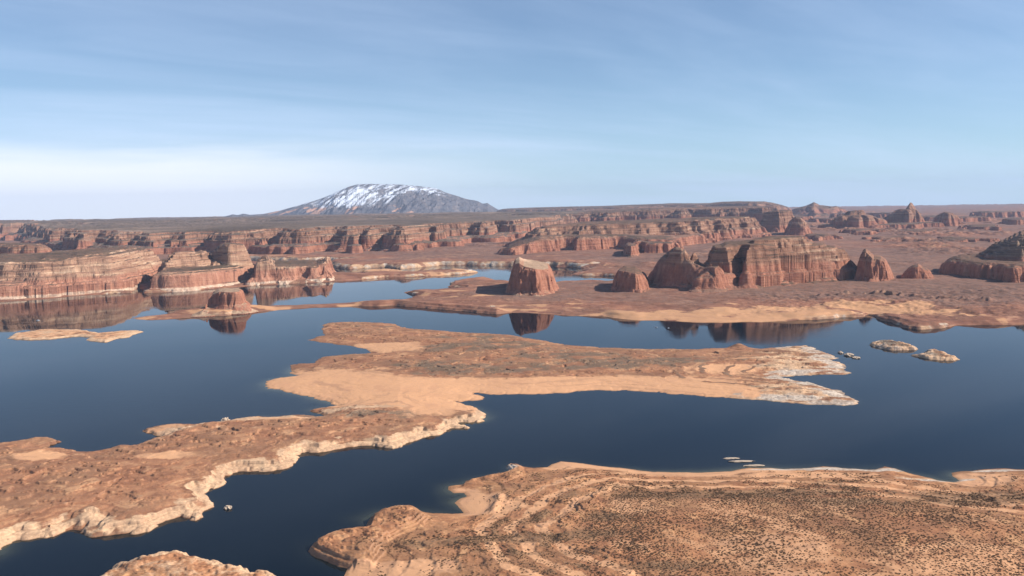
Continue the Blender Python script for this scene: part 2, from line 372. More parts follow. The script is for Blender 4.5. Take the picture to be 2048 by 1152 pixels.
def floor_z(x, y, d):
    cl = sm(fbm(x, y, 260, 3, 8), -.15, .25)
    north = sm(y, 3700, 4400) * (1 - sm(x, 700, 1100))
    damf = np.exp(-(linedist(x, y, DAM) / 45) ** 2)
    cl = np.maximum(np.maximum(cl, north), damf)
    gentle = np.interp(d, [-60, 0, 12, 60, 200, 700, 2500], [-14, 0, 2.2, 7, 16, 29, 34])
    cliff = np.interp(d, [-20, 0, 5, 14, 22, 60, 200, 700, 2500], [-12, 0, 6, 8.5, 13, 14.5, 19, 30, 34])
    cliff = cliff + north * np.interp(d, [0, 10, 40, 160], [0, 4, 9, 4])
    z = gentle * (1 - cl) + cliff * cl
    far = sm(np.hypot(x, y), 2600, 6000)
    inl = sm(d, 5, 120)
    z = z + inl * (2.2 * fbm(x, y, 90, 4, 21) + 1.0 * ridge(x, y, 40, 2, 22) * (1 - far))
    bad = sm(fbm(x, y, 900, 3, 30), -.05, .45) * far * sm(x, -1200, 900)
    z = z + bad * (40 * np.maximum(0, ridge(x, y, 210, 4, 31) - .25) + 6 * fbm(x, y, 60, 3, 32))
    z = z + 10 * fbm(x, y, 2600, 3, 33) * far * inl
    wx, wy = x + 14 * fbm(x, y, 60, 3, 51), y + 20 * fbm(x, y, 80, 3, 52)
    led = np.exp(-(linedist(wx, wy, LEDGE) / 15) ** 2) * sm(fbm(x, y, 38, 2, 53), -.25, .05)
    z = z + 8 * led * (.8 + .6 * np.tanh(4 * fbm(x, y, 24, 2, 54)))
    cx, cy2 = ground(1985, 634, 14); z = z + 9 * np.exp(-((wx - cx) / 75) ** 2 - ((wy - cy2) / 40) ** 2)
    rough = sm(x, 500, 800) * sm(y, 2750, 2500) * inl
    z = z + rough * (2.6 * ridge(x, y, 46, 3, 55) + 1.5 * np.tanh(4 * fbm(x, y, 30, 3, 56)))
    return z, cl, damf

LEDGE = P([(1640, 591), (1700, 588), (1760, 588), (1800, 592), (1900, 598), (1975, 600)], 22)
DAM = P([(740, 611), (790, 609), (850, 613), (900, 617), (940, 620), (985, 627)])
z, cl, damf = floor_z(x, y, sdl)
R = np.hypot(x, y)
nn = fbm(x, y, 120, 4, 41); nb = fbm(x, y, 800, 3, 42)
pale = np.clip(sm(14 + 10 * sm(y, 3600, 4200) - z, 0, 7) * (.15 + .75 * cl) * sm(sdl, -5, 2) * (sdl < 160) * (.62 + .38 * sm(y, 3400, 4200)) * (.85 + .9 * fbm(x, y, 60, 4, 44)) * (1 - .8 * damf), 0, 1)
sandp = sum(blob(x, y, *a, 4) for a in ((1250, 634, 330, 90), (1330, 638, 280, 60), (1560, 630, 260, 140), (1700, 620, 200, 100), (1000, 618, 250, 60), (900, 550, 160, 160), (760, 543, 90, 60), (1850, 625, 160, 90), (330, 635, 140, 30), (460, 626, 150, 30), (580, 616, 160, 35), (690, 609, 110, 30), (860, 590, 110, 60), (950, 600, 170, 40)))
sand = np.clip(sandp * .62 + sm(nn, .1, .5) * .35 * sm(sdl, 320, 30), 0, 1)
sand = sand * (.45 + 1.1 * sm(fbm(x, y, 110, 4, 46), -.3, .35))
bad = sm(fbm(x, y, 900, 3, 30), -.05, .45) * sm(R, 2600, 5200) * sm(x, -1200, 900)
sand = np.maximum(sand, bad * sm(ridge(x, y, 210, 4, 31), .2, .6) * .38)
sand = np.maximum(sand, .42 * sm(R, 3600, 4600) * sm(nb, .1, .5))
veg = np.clip(sm(sdl, 60, 260) * (.75 + .5 * nb) - sand * .9, 0, 1)
tag(grid_mesh('ground', x, y, z, LANDF, (sdl > -45), {'ash': np.clip(pale * (.6 + 1.2 * fbm(x, y, 40, 4, 47)), 0, 1), 'sand': sand, 'veg': veg, 'pale': pale}), kind='structure')

# ------------------------------------------------------------------ rock formations
def tier(x, y, poly, prof, ztop, z0=6.0, warp=((60, 14, 'f'), (22, 5, 'r')), seed=1, terr=0.0, tstep=9.0, topn=2.0, sharp=.72):
    """height over one tier: the distance to its outline, roughened into alcoves and flutes, runs through a profile"""
    d = sdf(x, y, poly)
    for k, (s, a, kind) in enumerate(warp):
        if kind == 'f': d = d + (a if s > 45 else a * .6) * (.45 * fbm(x, y, s, 3, seed + 7 * k) + .95 * np.tanh(6.5 * fbm(x + .4 * s, y, s * 1.35, 3, seed + 5 * k)))
        else: d = d - a * .75 * np.maximum(0, ridge(x, y, s * 1.5, 2, seed + 11 * k) - .45) * 2.2 * sm(fbm(x, y, s * 4, 2, seed + 13 * k), -.2, .2)
    u = np.interp(d, [q[0] for q in prof], [q[1] for q in prof])
    z = z0 + (ztop - z0) * u
    if terr > 0:
        zz = z + 3 * fbm(x, y, 300, 2, seed + 91)
        fr = zz / tstep; fl = np.floor(fr); f = fr - fl
        st = (fl + sm(f, sharp, 1.0)) * tstep
        z = z + terr * (st - zz)
    z = z + topn * fbm(x, y, 50, 4, seed + 77) * sm(u, .15, .9)
    z = np.where(d <= prof[0][0], -25.0, z)
    return z

def heights(x, y, skyline, D):
    """crest height by bearing, from the skyline rows seen at distance D"""
    th = np.arctan2(x, y)
    px = [s[0] for s in skyline]
    zt = [zsky(a, b, D) for a, b in skyline]
    tt = [math.atan2(*along(a, D)) for a in px]
    return np.interp(th, tt, zt)

def formation(name, tiers, mat, label, cat, dth=.0005, dr=.0009, margin=60, cutz=-10.0, rmax=None, group=None, post=None):
    allp = np.vstack([t['poly'] for t in tiers])
    if rmax is None: x, y = polar(allp, margin, dth, dr)
    else:
        r = np.hypot(allp[:, 0], allp[:, 1]); r0 = r.min() - margin; rr = [r0]
        while rr[-1] < r.max() + margin: rr.append(rr[-1] * (1 + (dr if rr[-1] < rmax else dr * 5)))
        x, y = polar(allp, margin, dth, rs=np.array(rr))
    z = np.full(x.shape, -25.0)
    for t in tiers:
        t = dict(t); s = t.pop('sky', None); D = t.pop('D', None)
        if s is not None: t['ztop'] = heights(x, y, s, D)
        z = np.maximum(z, tier(x, y, **t))
    if post is not None: z = post(x, y, z)
    return tag(grid_mesh(name, x, y, z, mat, z > cutz, None, smooth=False), label, cat, group)

CLIFF = [(-45, 0), (-18, .10), (0, .22), (7, .62), (11, .70), (18, .93), (30, 1)]
WALL = [(-30, 0), (-10, .10), (0, .16), (9, .86), (16, .95), (40, 1)]
STEPS = [(-22, 0), (-10, .18), (-5, .50), (2, .55), (6, .84), (13, .89), (16, .98), (40, 1)]

R_NEAR = rock_mat('red_sandstone', 96); R_LEFT = rock_mat('lakeside_sandstone', 62, ring=13, lower=((.23, .10, .068), (.41, .19, .122), (.54, .29, .19)), strata=((.14, .10, .07), (.31, .165, .108), (.47, .285, .185), (.64, .46, .31)))
R_MID = rock_mat('mesa_sandstone', 92, far=1.6); R_FAR = rock_mat('far_sandstone', 105, far=2.2)
R_BUTTE = rock_mat('butte_sandstone', 112, scrub=(.34, .23, .15), soil=(.50, .34, .22))
R_DIST = rock_mat('distant_sandstone', 150, far=4)

# --- mesa along the left shore, its canyon, tower and fins
m1 = P([(-450, 622), (-250, 614), (-90, 606), (0, 600), (80, 596), (150, 589.5), (225, 585), (252, 584.5)], 2)
m1 = np.vstack([m1, P([(250, 3440), (268, 3650), (330, 3900), (356, 3880), (326, 3580), (305, 3420)]), P([(290, 584.5), (330, 583), (380, 580), (420, 576.5), (470, 572)], 2), P([(500, 3640), (520, 3900), (430, 4150), (250, 4150), (0, 4050), (-450, 3900)])])
m1b = P([(-450, 3120), (-250, 3080), (-60, 3060), (20, 3110), (60, 3100), (150, 3185), (220, 3270), (250, 3335), (264, 3520), (320, 3940), (374, 3970), (350, 3640), (310, 3440), (299, 3345), (322, 3345), (350, 3395), (390, 3490), (428, 3640), (444, 3800), (420, 3950), (250, 4000), (0, 3900), (-450, 3800)])
tower = P([(420, 3720), (432, 3640), (455, 3600), (480, 3640), (494, 3720), (486, 3800), (450, 3850), (425, 3820)])
formation('mesa', [
    dict(poly=m1, prof=[(-30, 0), (-8, .05), (2, .20), (16, .27), (24, .72), (30, .80), (46, .92), (80, 1)], sky=[(-450, 560), (-100, 556), (0, 552), (100, 548), (200, 544), (262, 541), (290, 541), (330, 538), (420, 538), (480, 536), (520, 540)], D=3330, z0=-6, seed=3, warp=((190, 16, 'f'), (70, 6, 'f'), (60, 8, 'r'), (16, 1.5, 'f')), terr=.35, tstep=8, topn=2.5),
    dict(poly=m1b, prof=[(-26, 0), (-5, .16), (6, .38), (18, .44), (25, .62), (40, .69), (48, .88), (70, .94), (110, 1)], sky=[(-450, 524), (-100, 518), (0, 513), (60, 513), (150, 506), (250, 503), (330, 503), (345, 500), (420, 507)], D=3450, z0=40, seed=9, warp=((170, 16, 'f'), (60, 7, 'f'), (16, 2, 'f')), terr=.75, tstep=9, topn=3),
  ], R_LEFT, 'long banded red mesa rising straight from the lake at left, split by a dark canyon', 'mesa', dr=.0010, margin=50)
formation('rock_tower', [
    dict(poly=tower, prof=[(-75, 0), (-46, .12), (-20, .30), (-14, .70), (-8, .74), (-2, .98), (8, 1)], sky=[(410, 506), (425, 500), (437, 490), (446, 486), (476, 486), (485, 490), (500, 520)], D=3740, z0=25, seed=13, warp=((40, 8, 'f'), (16, 3, 'r')), terr=.45, tstep=10),
    dict(poly=P([(395, 3700), (420, 3560), (440, 3590), (470, 3640), (500, 3700), (470, 3840), (410, 3850)]), prof=CLIFF, sky=[(390, 516), (430, 520), (500, 527)], D=3700, z0=20, seed=15, terr=.3)],
  R_LEFT, 'square banded tower of red rock standing above the right part of the left shore mesa', 'rock tower')
fins = np.vstack([P([(494, 571), (530, 569), (560, 567.5), (600, 565), (640, 563), (664, 561)], 3), P([(672, 3950), (655, 4150), (600, 4120), (540, 4020), (500, 3880)])])
formation('rock_fin', [
    dict(poly=fins, prof=[(-25, 0), (-6, .06), (4, .22), (22, .36), (34, .50), (46, .93), (60, 1)], sky=[(480, 526), (497, 522), (505, 517), (528, 515), (536, 520), (545, 527), (590, 529), (630, 530), (642, 524), (650, 517), (658, 519), (664, 532), (675, 545)], D=3700, z0=-6, seed=23, warp=((60, 14, 'f'), (24, 9, 'r'), (10, 2.5, 'f')), terr=.2, topn=3)],
  R_LEFT, 'low red rock wall ending in a pointed spire, on the shore beyond the left mesa', 'rock wall', margin=45)
formation('butte', [
    dict(poly=P([(406, 624), (415, 619), (425, 618), (445, 620), (470, 620), (489, 618), (491, 611), (470, 609), (430, 609)], 10), prof=[(-42, 0), (-22, .14), (0, .42), (5, .88), (10, 1)], sky=[(400, 603), (412, 592), (420, 588), (430, 584), (440, 583), (486, 582), (491, 587), (494, 604)], D=2560, z0=2, seed=33, warp=((22, 5, 'f'), (10, 2, 'r')), topn=1.2)],
  R_BUTTE, 'small flat topped red butte on the long thin spit in front of the left mesa', 'butte')

# --- middle butte
formation('butte', [
    dict(poly=P([(1012, 581), (1040, 585), (1075, 586), (1105, 582), (1118, 575), (1110, 562), (1060, 558), (1020, 565)], 28), prof=[(-34, 0), (-14, .10), (0, .24), (8, .62), (16, .90), (26, 1)], sky=[(1005, 577), (1014, 556), (1022, 535), (1028, 526), (1037, 522), (1046, 528), (1060, 531), (1085, 535), (1095, 538), (1104, 548), (1112, 566)], D=2850, z0=14, seed=43, warp=((36, 7, 'f'), (18, 8, 'r'), (8, 1.5, 'f')), topn=1.5)],
  R_BUTTE, 'lone steep red butte with pale sloping top on the flat shore in the middle', 'butte')

# --- right mesa group
formation('butte', [
    dict(poly=P([(1222, 574), (1250, 579), (1280, 580), (1296, 576), (1300, 566), (1270, 560), (1240, 562)], 31), prof=[(-30, 0), (-12, .12), (0, .30), (8, .72), (18, 1)], sky=[(1210, 572), (1225, 552), (1238, 542), (1252, 541), (1270, 543), (1285, 550), (1300, 560)], D=2797, z0=16, seed=53, warp=((30, 7, 'f'), (14, 5, 'r')), topn=2)],
  R_NEAR, 'low dark rounded butte at the left foot of the big right mesa', 'butte')
formation('rock_pyramid', [
    dict(poly=P([(1298, 3010), (1318, 2900), (1376, 2765), (1432, 2690), (1452, 2720), (1452, 2860), (1405, 2980), (1340, 3080)]), prof=[(-60, 0), (-26, .12), (-10, .24), (4, .64), (14, .86), (28, 1)], sky=[(1290, 556), (1305, 545), (1320, 525), (1340, 508), (1352, 500), (1362, 502), (1370, 506), (1380, 520), (1392, 529), (1410, 533), (1440, 530)], D=2788, z0=16, seed=63, warp=((70, 8, 'f'), (26, 3, 'f'), (12, 1.2, 'f')), terr=.25, topn=2)],
  R_NEAR, 'dark pointed pyramid of rock in shade on the left end of the big right mesa', 'rock peak')
formation('rock_dome', [
    dict(poly=P([(1376, 2844), (1384, 2821), (1396, 2826), (1402, 2849), (1392, 2873), (1380, 2868)]), prof=[(-8, 0), (0, .35), (5, .80), (14, 1)], sky=[(1372, 522), (1378, 510), (1386, 506), (1396, 507), (1402, 516)], D=2844, z0=50, seed=67, warp=((16, 2.5, 'f'),), topn=.8)],
  R_NEAR, 'rounded boulder like dome in the gap between the dark pyramid and the right mesa', 'rock dome', dr=.0006)
low3 = np.vstack([P([(1392, 577), (1424, 577), (1455, 572), (1486, 568), (1490, 572), (1540, 566), (1580, 563), (1620, 561), (1670, 557), (1712, 551)], 33), P([(1722, 3043), (1690, 3232), (1560, 3308), (1420, 3232), (1395, 2977)])])
up3 = np.vstack([P([(1412, 2880), (1424, 2790), (1460, 2760), (1486, 2840), (1494, 2772), (1540, 2826), (1590, 2876), (1640, 2920), (1676, 2965), (1700, 3020)]), P([(1660, 3200), (1540, 3220), (1450, 3120), (1410, 2980)])])
cap3 = P([(1494, 2900), (1504, 2832), (1560, 2868), (1610, 2912), (1628, 2980), (1610, 3120), (1510, 3100)])
formation('mesa', [
    dict(poly=low3, prof=[(-90, 0), (-40, .10), (-6, .26), (0, .34), (8, .62), (14, .68), (34, .80), (70, .93), (110, 1)], sky=[(1390, 536), (1420, 530), (1480, 524), (1540, 518), (1620, 510), (1680, 506), (1700, 516), (1722, 536), (1732, 548)], D=2835, z0=14, seed=73, warp=((150, 16, 'f'), (64, 8, 'f'), (80, 12, 'r'), (26, 2, 'f')), terr=.25, topn=2.5),
    dict(poly=up3, prof=STEPS, sky=[(1412, 502), (1430, 491), (1450, 489), (1500, 487), (1600, 487), (1640, 493), (1700, 506)], D=2850, z0=60, seed=79, warp=((120, 9, 'f'), (44, 4, 'f')), terr=.7, tstep=9, topn=2),
    dict(poly=cap3, prof=[(-16, 0), (-4, .3), (2, .75), (10, .95), (30, 1)], sky=[(1490, 482), (1510, 477), (1560, 474), (1606, 475), (1626, 488)], D=2930, z0=120, seed=83, warp=((70, 6, 'f'), (24, 2, 'f')), terr=.5, tstep=8, topn=1.5)],
  R_NEAR, 'big two storey mesa right of the middle, banded cliffs under a flat cap', 'mesa', margin=70)
formation('rock_spire', [
    dict(poly=P([(1712, 557), (1740, 560), (1775, 559), (1789, 556), (1786, 548), (1760, 545), (1720, 546)], 33), prof=[(-30, 0), (-10, .14), (0, .28), (7, .72), (16, 1)], sky=[(1706, 535), (1714, 520), (1722, 512), (1728, 507), (1734, 505), (1742, 512), (1750, 520), (1764, 521), (1774, 527), (1782, 540), (1792, 552)], D=2882, z0=16, seed=93, warp=((26, 7, 'f'), (12, 6, 'r')), topn=3)],
  R_NEAR, 'jagged fluted red spire ridge just right of the big right mesa', 'rock spire')
formation('rock_ridge', [
    dict(poly=P([(1800, 555), (1830, 556), (1850, 556), (1868, 555), (1866, 549), (1830, 548), (1805, 549)], 33), prof=[(-26, 0), (-8, .16), (0, .32), (10, .8), (20, 1)], sky=[(1790, 552), (1803, 546), (1815, 545), (1830, 536), (1840, 533), (1848, 538), (1860, 543), (1872, 545)], D=2911, z0=18, seed=97, warp=((24, 5, 'f'), (12, 3, 'r')), topn=2)],
  R_NEAR, 'low dark rock ridge in the gap between the spire and the shaded mesa at right', 'rock ridge')

# --- shaded mesa at the right edge
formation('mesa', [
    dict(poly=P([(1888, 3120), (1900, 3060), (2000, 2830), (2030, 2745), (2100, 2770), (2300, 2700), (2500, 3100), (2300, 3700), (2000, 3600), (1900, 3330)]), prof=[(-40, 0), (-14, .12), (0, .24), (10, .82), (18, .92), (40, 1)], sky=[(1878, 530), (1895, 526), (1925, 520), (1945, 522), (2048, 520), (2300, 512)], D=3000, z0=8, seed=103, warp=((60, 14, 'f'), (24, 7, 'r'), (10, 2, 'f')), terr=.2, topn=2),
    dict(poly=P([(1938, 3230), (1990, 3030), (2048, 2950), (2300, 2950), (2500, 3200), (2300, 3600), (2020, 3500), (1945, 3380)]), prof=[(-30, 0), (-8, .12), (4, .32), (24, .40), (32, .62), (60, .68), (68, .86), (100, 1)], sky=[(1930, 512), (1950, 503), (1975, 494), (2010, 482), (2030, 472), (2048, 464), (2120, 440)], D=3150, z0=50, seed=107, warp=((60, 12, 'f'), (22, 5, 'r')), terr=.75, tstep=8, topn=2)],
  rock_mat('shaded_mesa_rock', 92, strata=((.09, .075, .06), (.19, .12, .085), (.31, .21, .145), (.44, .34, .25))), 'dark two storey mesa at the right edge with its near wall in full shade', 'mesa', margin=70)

# --- two tier mesa behind the middle
low2 = np.vstack([P([(1000, 509), (1020, 511), (1060, 508), (1110, 505), (1118, 499), (1145, 499), (1150, 504), (1200, 501), (1240, 497)], 25), P([(1262, 5000), (1300, 4960), (1355, 5060), (1365, 5400), (1420, 5600), (1440, 6100), (1500, 6300), (1520, 6700), (1300, 7000), (1100, 6300), (1010, 5600)])])
up2 = P([(1048, 5400), (1065, 5300), (1110, 5330), (1138, 5420), (1150, 5320), (1200, 5420), (1260, 5520), (1300, 5480), (1330, 5650), (1365, 5600), (1385, 5780), (1410, 5720), (1432, 6000), (1455, 5950), (1475, 6250), (1505, 6350), (1528, 6700), (1500, 7000), (1300, 7100), (1120, 6400), (1045, 5750)])
formation('mesa', [
    dict(poly=low2, prof=[(-90, 0), (-40, .10), (0, .26), (16, .80), (30, .92), (70, 1)], sky=[(990, 498), (1000, 489), (1020, 486), (1045, 479), (1080, 470), (1150, 469), (1250, 470), (1350, 474), (1520, 462)], D=5350, z0=8, seed=113, warp=((220, 30, 'f'), (80, 12, 'f'), (50, 14, 'r'), (20, 3, 'f')), terr=.2, topn=4),
    dict(poly=up2, prof=[(-40, 0), (-4, .14), (12, .42), (36, .48), (46, .70), (76, .76), (88, .94), (150, 1)], sky=[(1040, 462), (1058, 454), (1100, 449), (1200, 446), (1300, 444), (1400, 440), (1480, 437), (1530, 438)], D=5800, z0=50, seed=117, warp=((220, 30, 'f'), (80, 14, 'f'), (22, 3, 'f')), terr=.7, tstep=10, topn=3)],
  R_MID, 'long two tier red mesa beyond the lake behind the lone middle butte', 'mesa', dth=.00045, dr=.0009, margin=110)
formation('butte', [
    dict(poly=P([(1248, 511), (1262, 513), (1276, 511), (1280, 506), (1262, 503), (1248, 505)], 28), prof=[(-70, 0), (-30, .18), (0, .38), (8, .92), (16, 1)], sky=[(1240, 500), (1248, 492), (1256, 490), (1272, 491), (1278, 498)], D=4560, z0=8, seed=123, warp=((30, 7, 'f'), (14, 3, 'r')), topn=2)],
  R_MID, 'small square red butte casting a long shadow in front of the two tier mesa', 'butte', margin=90)
formation('rock_wall', [
    dict(poly=P([(1262, 4760), (1282, 4820), (1290, 4700), (1320, 4680), (1352, 4760), (1360, 4900), (1300, 5000), (1265, 4960)]), prof=[(-60, 0), (-20, .16), (0, .32), (12, .9), (24, 1)], sky=[(1258, 486), (1275, 482), (1300, 485), (1352, 486), (1362, 492)], D=4800, z0=8, seed=127, warp=((60, 16, 'f'), (26, 10, 'r')), topn=3)],
  R_MID, 'low red cliff shoulder below the two tier mesa, right of the small square butte', 'cliff', margin=90)
formation('butte', [
    dict(poly=P([(1572, 6900), (1585, 6700), (1612, 6650), (1626, 6850), (1615, 7100), (1580, 7150)]), prof=[(-80, 0), (-30, .14), (0, .36), (16, .66), (30, .74), (40, .96), (60, 1)], sky=[(1566, 452), (1578, 442), (1592, 434), (1602, 436), (1612, 444), (1626, 458)], D=6850, z0=8, seed=133, warp=((60, 14, 'f'), (26, 6, 'r')), topn=3),
    dict(poly=P([(1520, 7600), (1536, 7350), (1560, 7300), (1590, 7400), (1590, 7700), (1540, 7800)]), prof=[(-80, 0), (-30, .14), (0, .36), (16, .66), (30, .74), (40, .96), (60, 1)], sky=[(1510, 436), (1525, 426), (1545, 422), (1580, 421), (1588, 416), (1594, 430)], D=7450, z0=8, seed=135, warp=((60, 14, 'f'), (26, 8, 'r')), topn=3)],
  R_MID, 'dark stepped butte pair just right of the two tier mesa far end', 'butte', margin=100)

# --- three buttes on the far right plain
formation('butte', [
    dict(poly=P([(1664, 7900), (1680, 7650), (1720, 7600), (1760, 7750), (1772, 7950), (1740, 8250), (1680, 8250)]), prof=[(-90, 0), (-40, .14), (0, .34), (24, .88), (50, 1)], sky=[(1655, 448), (1664, 438), (1685, 431), (1730, 430), (1745, 432), (1755, 436), (1775, 440)], D=7800, z0=8, seed=143, warp=((110, 40, 'f'), (50, 26, 'r')), topn=3),
    dict(poly=P([(1688, 7900), (1700, 7780), (1730, 7780), (1734, 7950), (1715, 8100), (1690, 8050)]), prof=[(-20, 0), (0, .3), (16, .8), (40, 1)], sky=[(1684, 428), (1692, 422), (1728, 420), (1734, 424)], D=7900, z0=110, seed=145, warp=((60, 12, 'f'),), terr=.5, topn=2)],
  R_FAR, 'left of three far red buttes on the right hand plain, broad with a flat cap', 'butte', margin=120)
formation('butte', [
    dict(poly=P([(1764, 8500), (1778, 8250), (1812, 8150), (1838, 8200), (1850, 8500), (1830, 8800), (1780, 8800)]), prof=[(-90, 0), (-40, .14), (0, .34), (24, .86), (50, 1)], sky=[(1760, 446), (1768, 436), (1782, 430), (1790, 422), (1800, 419), (1834, 419), (1842, 430), (1856, 446)], D=8400, z0=8, seed=153, warp=((110, 36, 'f'), (50, 22, 'r')), topn=3),
    dict(poly=P([(1808, 8500), (1816, 8420), (1830, 8420), (1836, 8520), (1822, 8600)]), prof=[(-30, 0), (0, .35), (30, .85), (46, 1)], sky=[(1806, 416), (1814, 409), (1821, 404), (1828, 409), (1836, 416), (1846, 412)], D=8500, z0=150, seed=155, warp=((50, 5, 'f'),), topn=2)],
  R_FAR, 'middle of three far red buttes, crowned by a pointed dark peak breaking the skyline', 'butte', margin=120)
formation('butte', [
    dict(poly=P([(1862, 8300), (1880, 8100), (1905, 8050), (1925, 8250), (1915, 8550), (1875, 8600)]), prof=[(-90, 0), (-30, .14), (0, .34), (30, .86), (60, 1)], sky=[(1852, 446), (1864, 436), (1878, 430), (1890, 424), (1905, 427), (1918, 432), (1930, 446)], D=8250, z0=8, seed=163, warp=((100, 30, 'f'), (44, 14, 'r')), topn=4)],
  R_FAR, 'right of three far red buttes, rounded and alone on the plain', 'butte', margin=120)

# --- the long plateau wall under the mountain
wallf = P([(-420, 9000), (-200, 8600), (-60, 9200), (40, 9400), (70, 8200), (100, 7000), (128, 6950), (135, 6200), (165, 5950), (185, 6200), (205, 5750), (240, 5650), (258, 6050), (276, 5560), (300, 5480), (330, 5800), (352, 5480), (380, 5480), (402, 5830), (420, 5480), (460, 5400), (486, 5480), (520, 5480), (538, 5900), (556, 5480), (600, 5430), (622, 5500), (668, 5960), (682, 5440), (702, 5450), (716, 5900), (735, 5500), (770, 5900), (784, 5430), (812, 5360), (842, 5700), (858, 5800), (872, 5760), (886, 6150), (910, 6200), (938, 6700), (956, 6350), (978, 6450), (992, 7100), (1030, 7000), (1060, 7700), (1100, 8400), (1150, 9600),
           (1300, 15500), (900, 19500), (300, 19500), (-420, 15500)])
formation('plateau', [
    dict(poly=wallf, prof=[(-165, 0), (-125, .22), (-108, .80), (-80, .92), (-30, 1)], ztop=86, z0=6, seed=401, warp=((700, 80, 'f'), (170, 36, 'f'), (70, 16, 'r')), terr=.4, tstep=14, topn=5),
    dict(poly=wallf, prof=[(-170, 0), (-80, .08), (-20, .22), (0, .34), (14, .66), (46, .72), (56, .86), (90, .90), (104, .98), (170, 1)], sky=[(-420, 466), (-100, 462), (0, 458), (150, 463), (300, 465.5), (420, 462), (600, 455), (760, 450.5), (880, 446), (1000, 440), (1100, 437), (1300, 432)], D=5620, z0=6, seed=203, warp=((340, 46, 'f'), (110, 26, 'r'), (60, 10, 'f'), (26, 3, 'f')), terr=.45, tstep=14, topn=4)],
  rock_mat('plateau_sandstone', 100, far=2.0, scrub=(.125, .10, .075), soil=(.19, .135, .10)), 'long flat plateau below the mountain with a wall of red cliffs notched by dark alcoves', 'plateau', dth=.00052, dr=.0011, margin=190, rmax=8500,
  post=lambda x, y, z: np.where(z > 60, np.minimum(z, 178 + 0 * z) + sm(np.hypot(x, y), 7500, 12000) * (9 * fbm(x, y, 700, 4, 205) + 32 * np.tanh(6 * fbm(x * .6, y, 480, 5, 207)) + 5 * ridge(x, y, 160, 3, 206)) - sm(np.hypot(x, y), 9000, 19000) * 40, z))
formation('mesa', [
    dict(poly=P([(-420, 5000), (-100, 4850), (0, 4830), (40, 4780), (80, 4820), (100, 4980), (60, 5200), (-100, 5400), (-420, 5500)]), prof=[(-70, 0), (-30, .2), (0, .42), (14, .9), (50, 1)], sky=[(-420, 492), (0, 488), (85, 489), (108, 500)], D=4880, z0=8, seed=213, warp=((90, 18, 'f'), (40, 12, 'r')), terr=.5, tstep=8)],
  R_MID, 'low pale mesa at the left edge just behind the top of the shore mesa', 'mesa', margin=90)

# --- far badlands walls and the long rim on the skyline right of the mountain
formation('cliff_wall', [
    dict(poly=P([(1040, 10400), (1085, 9700), (1110, 10200), (1150, 9500), (1190, 9900), (1215, 9300), (1260, 9700), (1290, 9200), (1330, 9900), (1372, 9200), (1390, 9800), (1420, 9400), (1470, 9300), (1490, 9900), (1525, 9400), (1548, 9900), (1560, 12500), (1300, 15000), (1040, 15500)]), prof=[(-260, 0), (-80, .16), (0, .36), (24, .74), (80, .80), (100, .96), (260, 1)], sky=[(1030, 433), (1100, 430), (1200, 424), (1300, 419), (1400, 417), (1480, 414), (1560, 414)], D=9900, z0=8, seed=223, warp=((360, 120, 'f'), (140, 90, 'r'), (50, 16, 'f')), terr=.5, tstep=20, topn=10)],
  R_DIST, 'hazy broken line of pink cliffs far behind the two tier mesa', 'cliff', dth=.0006, dr=.0014, margin=260)
formation('rim_plateau', [
    dict(poly=P([(1000, 19500), (1040, 17000), (1150, 16500), (1240, 15500), (1340, 15200), (1430, 14500), (1470, 13800), (1520, 13600), (1550, 14000), (1580, 15500), (1560, 19500), (1300, 23000), (1000, 23000)]), prof=[(-700, 0), (-250, .35), (0, .62), (60, .9), (300, 1)], sky=[(990, 421), (1030, 419), (1130, 415.5), (1200, 414), (1290, 410), (1340, 407.5), (1420, 407), (1445, 403.5), (1480, 402.5), (1530, 403.5), (1556, 408), (1590, 416)], D=15500, z0=8, seed=233, warp=((500, 110, 'f'), (200, 70, 'r')), terr=.3, tstep=25, topn=8)],
  R_DIST, 'long hazy tableland whose stepped rim makes the skyline right of the mountain', 'plateau', dth=.0007, dr=.0025, margin=700)
formation('rock_peak', [
    dict(poly=P([(1575, 14500), (1600, 13500), (1628, 13300), (1655, 13500), (1690, 13600), (1700, 14300), (1640, 15000)]), prof=[(-300, 0), (0, .4), (120, .8), (300, 1)], sky=[(1560, 416), (1580, 412), (1600, 413), (1615, 411), (1628, 404.5), (1640, 411), (1660, 413), (1672, 411), (1690, 416)], D=13800, z0=8, seed=243, warp=((220, 60, 'f'), (90, 30, 'r')), topn=8)],
  R_DIST, 'small bluish far peak with low shoulders on the right skyline', 'peak', dth=.0006, dr=.0015, margin=320)
formation('mesa', [
    dict(poly=P([(-420, 13000), (0, 12600), (40, 12500), (62, 12300), (84, 12700), (70, 14500), (-420, 15000)]), prof=[(-200, 0), (0, .4), (40, .85), (160, 1)], sky=[(-420, 443), (0, 442), (50, 442), (66, 439.5), (74, 442), (90, 452)], D=12700, z0=8, seed=253, warp=((200, 40, 'f'), (90, 30, 'r')), topn=8)],
  R_DIST, 'far pink flat mesa with a small point on the skyline at the left edge', 'mesa', dth=.0006, dr=.0015, margin=220)
